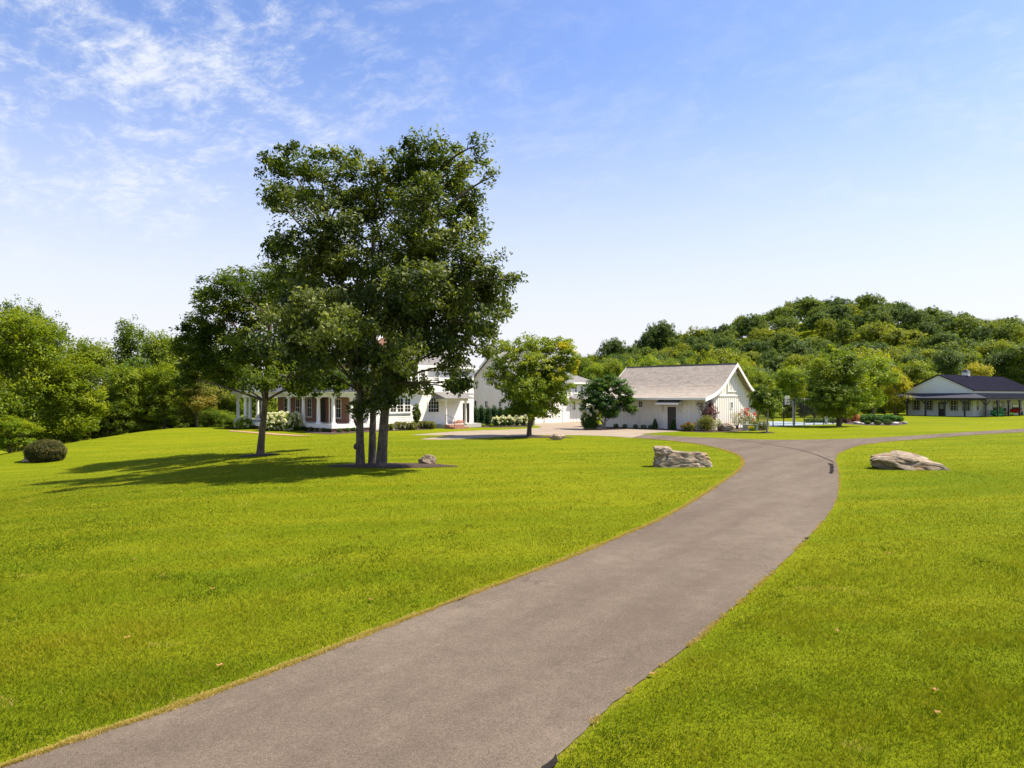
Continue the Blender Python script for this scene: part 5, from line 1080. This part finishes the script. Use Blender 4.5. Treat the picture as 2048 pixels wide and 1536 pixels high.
for q in (-8.0, -6.1, -2.6, -.9): gwin(wb, 'y-', q - .42, q + .42, .95, 2.35, 0, 2, 4, fw=.05, sill=False)
for q in (1.5, 3.6, 7.4, 9.2, 13): gwin(wb, 'x+', q - .4, q + .4, .95, 2.3, 0, 2, 4, fw=.05, sill=False)
for q in (-8.0, -6.1, -2.6, -.9):
    mb = MB(); mb.box(q - .55, q - .475, -.05, -.001, .82, 2.48); mb.box(q + .475, q + .55, -.05, -.001, .82, 2.48); mb.box(q - .475, q + .475, -.05, -.001, 2.405, 2.48); mb.box(q - .475, q + .475, -.05, -.001, .82, .895); mb.build('window_surround', M['navy'], wb)
mb = MB(); mb.box(-4.75, -3.85, -.06, 0, 0, 2.1); d_ = mb.build('door', M['navy'], wb); mb = MB(); mb.box(-4.55, -4.05, -.075, -.061, 1.1, 1.9); mb.build('pane', plain('pale_pane', (.35, .37, .36), .2), d_)
mb = MB(); cx_, cy_ = -BW2 / 2, 9.6; mb.box(cx_ - .45, cx_ + .45, cy_ - .45, cy_ + .45, 6.3, 6.95)
cp = mb.build('cupola', M['white'], wb); mb = MB(); mb.add([(cx_ - .6, cy_ - .6, 6.95), (cx_ + .6, cy_ - .6, 6.95), (cx_ + .6, cy_ + .6, 6.95), (cx_ - .6, cy_ + .6, 6.95), (cx_, cy_, 7.5)], [(0, 1, 4), (1, 2, 4), (2, 3, 4), (3, 0, 4), (0, 3, 2, 1)]); mb.tube([(cx_, cy_, 7.4), (cx_, cy_, 7.8)], .03, 6); mb.box(cx_ - .55, cx_ + .55, cy_ - .55, cy_ + .55, 6.2, 6.42); mb.build('cupola_roof', M['navy'], cp)
# porch machines (in the barn's own frame)
def wbp(x_, y_): c_, s_ = .57, -.82; return (68.9 + x_ * c_ - y_ * s_, 102 + x_ * s_ + y_ * c_)
def wheel(par, x_, y_, r_, w_, rim):
    mb = MB(); n = 20; prof_ = [(r_ * .55, -w_ / 2), (r_ * .93, -w_ / 2), (r_, -w_ * .3), (r_, w_ * .3), (r_ * .93, w_ / 2), (r_ * .55, w_ / 2)]; vs = []
    for rr_, t in prof_:
        for j in range(n): a = 2 * math.pi * j / n; vs.append((x_ + rr_ * math.cos(a), y_ + t, r_ + rr_ * math.sin(a)))
    k = len(prof_); mb.add(vs, [(i * n + j, i * n + (j + 1) % n, ((i + 1) % k) * n + (j + 1) % n, ((i + 1) % k) * n + j) for i in range(k) for j in range(n)], True)
    wl = mb.build('wheel', M['tyre'], par); mb = MB(); mb.tube([(x_, y_ - w_ * .38, r_), (x_, y_ + w_ * .38, r_)], r_ * .57, 18, smooth=False); mb.tube([(x_, y_ - w_ * .46, r_), (x_, y_ + w_ * .46, r_)], r_ * .2, 12, smooth=False); mb.build('rim', rim, wl)
x, y = wbp(1.75, 4.6); rt_ = math.atan2(-.57, -.82)
tr_ = thing('tractor', 'green tractor with yellow wheels and a front loader parked under the barn porch', 'tractor', (x, y, 0), rt_ + R(14))
mb = MB(); mb.prism([(.1, .65), (1.75, .62), (1.85, .8), (1.8, 1.25), (1.5, 1.38), (.1, 1.42)], 'y', -.3, .3); mb.build('hood', M['green_paint'], tr_)
mb = MB(); mb.box(-1.0, .2, -.35, .35, .5, .85); mb.box(-1.15, -.3, -.72, -.42, 1.05, 1.13); mb.box(-1.15, -.3, .42, .72, 1.05, 1.13); mb.prism([(-.3, .8), (-.3, 1.1), (-.05, .7)], 'y', .42, .72); mb.build('chassis', M['green_paint'], tr_)
mb = MB(); mb.box(-.85, -.4, -.24, .24, .95, 1.1); mb.box(-.92, -.80, -.24, .24, 1.1, 1.5); mb.build('seat', M['yellow'], tr_)
mb = MB(); mb.tube([(-.95, -.5, .9), (-.98, -.5, 2.1), (-.98, .5, 2.1), (-.95, .5, .9)], .04, 6); mb.tube([(.1, -.4, 1.3), (-.15, -.4, 2.1)], .03, 6); mb.tube([(.1, .4, 1.3), (-.15, .4, 2.1)], .03, 6); mb.box(-1.1, .0, -.6, .6, 2.1, 2.17); mb.build('canopy_frame', M['black'], tr_)
mb = MB(); mb.tube([(-.2, 0, 1.25), (.12, 0, 1.45)], .02, 6); mb.tube([(-.25 + .0, 0.18 * math.cos(a), 1.27 + .18 * math.sin(a)) for a in np.linspace(0, 6.28, 13)], .014, 5); mb.build('steering_wheel', M['black'], tr_)
for s_ in (-1, 1):
    wheel(tr_, -.7, s_ * .62, .62, .34, M['yellow']); wheel(tr_, 1.2, s_ * .58, .38, .24, M['yellow'])
mb = MB()
for s_ in (-1, 1): mb.obox((.35, s_ * .42, .8), (.35, s_ * .42, 1.35), .08, .1); mb.obox((.35, s_ * .42, 1.3), (1.6, s_ * .42, 1.05), .08, .14); mb.obox((1.6, s_ * .42, 1.05), (2.25, s_ * .42, .5), .08, .14)
mb.build('loader_arm', M['green_paint'], tr_)
mb = MB(); mb.prism([(2.2, .35), (2.2, .95), (2.3, 1.0), (2.35, .45), (2.85, .3), (2.9, .25), (2.3, .28)], 'y', -.85, .85)
for s_ in (-.85, .82): mb.prism([(2.2, .35), (2.2, .95), (2.75, .5), (2.88, .27), (2.3, .28)], 'y', s_, s_ + .03)
mb.build('bucket', M['green_paint'], tr_)
x, y = wbp(1.5, 8.2); mw = thing('mower', 'low bright green mowing deck parked behind the tractor', 'mower', (x, y, 0), rt_)
mb = MB(); mb.prism([(-1.0, .25), (1.0, .25), (1.0, .4), (.7, .52), (-.7, .52), (-1.0, .4)], 'y', -.7, .7); mb.build('deck', M['lime_paint'], mw); wheel(mw, -.9, .5, .2, .12, M['yellow']); wheel(mw, -.9, -.5, .2, .12, M['yellow'])
mb = MB(); mb.obox((.6, -.3, .5), (1.3, 0, .9), .07, .07); mb.obox((.6, .3, .5), (1.3, 0, .9), .07, .07); mb.build('hitch', M['black'], mw)
x, y = wbp(1.6, 11.4); uv = thing('utility_cart', 'red and black utility cart at the right edge under the porch', 'vehicle', (x, y, 0), rt_ + R(10))
mb = MB(); mb.prism([(.2, .45), (1.45, .45), (1.5, .75), (1.2, 1.0), (.5, 1.12), (.2, .9)], 'y', -.6, .6); mb.build('hood', M['red'], uv)
mb = MB(); mb.box(-1.4, .2, -.62, .62, .42, .62); mb.box(-.55, .05, -.55, .55, .62, .85); mb.box(-.6, -.45, -.55, .55, .85, 1.3); mb.build('seat', M['black'], uv)
mb = MB(); mb.box(-1.5, -.65, -.62, .62, .8, .86); mb.box(-1.5, -1.45, -.62, .62, .86, 1.15); mb.box(-1.45, -.65, -.62, -.57, .86, 1.15); mb.box(-1.45, -.65, .57, .62, .86, 1.15); mb.build('cargo_bed', M['red'], uv)
mb = MB()
for s_ in (-.58, .58): mb.tube([(.75, s_, 1.05), (.25, s_, 1.85), (-.6, s_, 1.85), (-.65, s_, .85)], .03, 6)
mb.tube([(.25, -.58, 1.85), (.25, .58, 1.85)], .03, 6); mb.tube([(-.6, -.58, 1.85), (-.6, .58, 1.85)], .03, 6); mb.build('roll_cage', M['black'], uv)
for a, b in ((1.0, .6), (1.0, -.6), (-1.05, .6), (-1.05, -.6)): wheel(uv, a, b, .32, .24, M['metalgrey'])

# ------------------------------------------------------------------ court
c0 = np.array(G(1546, 853)); c1 = np.array(G(1668, 848.5)); dv = (c1 - c0) / np.linalg.norm(c1 - c0); nv = np.array([-dv[1], dv[0]])
sheet('sport_court', [c0, c1 + dv * 2, c1 + dv * 2 + nv * 8.8, c0 + nv * 8.8], .02, M['court'], kind='structure')
ln = MB()
for a, b, w_ in ((c0 + dv * .5 + nv * .6, c1 + nv * .6, .06), (c0 + dv * .5 + nv * 8, c1 + nv * 8, .06), (c0 + dv * 3 + nv * .6, c0 + dv * 3 + nv * 6, .06)):
    u_ = (b - a) / np.linalg.norm(b - a); q = np.array([-u_[1], u_[0]]) * w_; ln.add([(*(a - q), .026), (*(b - q), .026), (*(b + q), .026), (*(a + q), .026)], [(0, 1, 2, 3)])
ln.build('court_line', M['white'], kind='structure')
fence = thing('court_fence', 'black chain link fence on tall posts around the blue court', 'fence', (c0[0], c0[1], 0), math.atan2(dv[1], dv[0]))
Lc = float(np.linalg.norm(c1 - c0)) + 1.5; npost = 7
for i in range(npost + 1):
    q = Lc * i / npost; mb = MB(); mb.tube([(q, 0, 0), (q, 0, 2.8)], .05, 8); mb.build('post', M['black'], fence)
for i in range(5):
    q = 9.0 * (i + 1) / 5; mb = MB(); mb.tube([(-.02, q, 0), (-.02, q, 2.8)], .035, 8); mb.build('post', M['black'], fence)
for i in range(6):
    q = Lc * i / 5; mb = MB(); mb.tube([(q, 9.05, 0), (q, 9.05, 2.8)], .035, 8); mb.build('post', M['black'], fence)
mb = MB(); mb.tube([(0, 0, 2.76), (Lc, 0, 2.76)], .025, 6); mb.tube([(0, 0, .25), (Lc, 0, .25)], .02, 6); mb.tube([(0, 0, 2.76), (0, 9.05, 2.76)], .025, 6); mb.tube([(0, 9.05, 2.76), (Lc, 9.05, 2.76)], .025, 6); mb.build('rail', M['black'], fence)
mb = MB(); mb.add([(0, .0, .05), (Lc, .0, .05), (Lc, .0, 2.76), (0, .0, 2.76), (0, 9.05, .05), (0, 9.05, 2.76), (Lc, 9.05, .05), (Lc, 9.05, 2.76)], [(0, 1, 2, 3), (0, 3, 5, 4), (4, 5, 7, 6)]); mb.build('wire_mesh', M['mesh'], fence)
x, y = G(1591, 851); y += .4
hoop = thing('basketball_hoop', 'basketball hoop on a pale square pole beside the court fence', 'basketball hoop', (x, y, 0), R(20))
mb = MB(); mb.box(-.09, .09, -.09, .09, 0, 2.55); mb.build('pole', M['metalgrey'], hoop)
mb = MB(); mb.obox((0, 0, 2.5), (-.75, .1, 2.72), .06, .1); mb.obox((0, 0, 2.2), (-.75, .1, 2.45), .06, .08); mb.build('arm', M['metalgrey'], hoop)
bd = MB(); bd.box(-.40, .40, -.015, .015, -.40, .40); B_ = bd.build('backboard', M['acrylic'], hoop); B_.location = (-.80, .1, 2.62); B_.rotation_euler = (0, 0, R(20))
mb = MB(); mb.box(-.43, .43, -.03, .03, .40, .44); mb.box(-.43, .43, -.03, .03, -.44, -.40); mb.box(-.43, -.40, -.03, .03, -.4, .4); mb.box(.40, .43, -.03, .03, -.4, .4)
mb.box(-.2, .2, -.022, -.016, -.08, -.05); mb.box(-.2, .2, -.022, -.016, .17, .2); mb.box(-.2, -.17, -.022, -.016, -.05, .17); mb.box(.17, .2, -.022, -.016, -.05, .17); mb.build('frame', M['white'], B_)
mb = MB(); mb.tube([(.0 + .2 * math.cos(a), .25 + .2 * math.sin(a), -.22) for a in np.linspace(0, 6.283, 17)], .014, 6, cap=False); mb.build('rim', M['red'], B_)
# pale post and utility boxes
x, y = G(1653, 848); mb = MB(); mb.tube([(x, y, 0), (x, y, 1.0), (x + .05, y, 2.2)], [.13, .12, .11], 10); mb.tube([(x, y, 0), (x, y, .1)], .2, 10)
tag(mb.build('pole', M['metalgrey']), 'bare grey pole standing right of the court fence', 'pole')
x, y = G(1497, 861); t_ = thing('utility_box', 'squat pale green utility box in the shrub bed by the barn', 'utility box', (x, y, 0), R(15))
mb = MB(); mb.box(-.34, .34, -.35, .35, .06, .48); mb.prism([(-.37, .48), (.37, .48), (.33, .54), (-.33, .54)], 'y', -.38, .38); mb.build('cabinet', M['boxgreen'], t_); mb = MB(); mb.box(-.48, .48, -.42, .42, 0, .06); mb.build('pad', M['concrete'], t_); mb = MB(); mb.box(-.3, .3, -.372, -.352, .2, .45); mb.build('panel', M['yellow'], t_)
x, y = G(1513, 861.5); t_ = thing('utility_pedestal', 'narrow pale green pedestal box right of the utility box', 'utility box', (x, y, 0), R(10))
mb = MB(); mb.box(-.11, .11, -.11, .11, 0, .5); mb.build('cabinet', M['boxgreen'], t_); mb = MB(); mb.prism([(-.13, .5), (.13, .5), (.09, .56), (-.09, .56)], 'y', -.13, .13); mb.build('cap', M['boxgreen'], t_)
# fallen leaves
for i, (px, py) in enumerate([(268, 1123), (254, 1282), (1778, 1111), (425, 1183), (1875, 1434), (1870, 1388), (1305, 1355), (1675, 1268), (742, 1205), (440, 1338)]):
    x, y = G(px, py); sz = .03; mb = MB(); a = i * 1.1
    vs = [(sz * r_ * math.cos(a + q), sz * r_ * math.sin(a + q), zq) for q, r_, zq in ((0, 1.5, .02), (.9, .8, .0), (2.2, 1.0, .012), (3.14, 1.2, .0), (4.1, 1.0, .014), (5.4, .8, .0))]
    mb.add(vs + [(0, 0, .006)], [(j, (j + 1) % 6, 6) for j in range(6)]); o_ = mb.build('fallen_leaf', plain('dry_leaf', (.30, .15, .04), .8, .2)) if i == 0 else mb.build('fallen_leaf', bpy.data.materials['dry_leaf'])
    o_.location = (x, y, .045); tag(o_, ['dry tan leaf lying on the left lawn', 'dry tan leaf lying on the right lawn'][px > 1100 and 1] , 'leaf', ['dry leaves on the left lawn', 'dry leaves on the right lawn'][px > 1100 and 1])
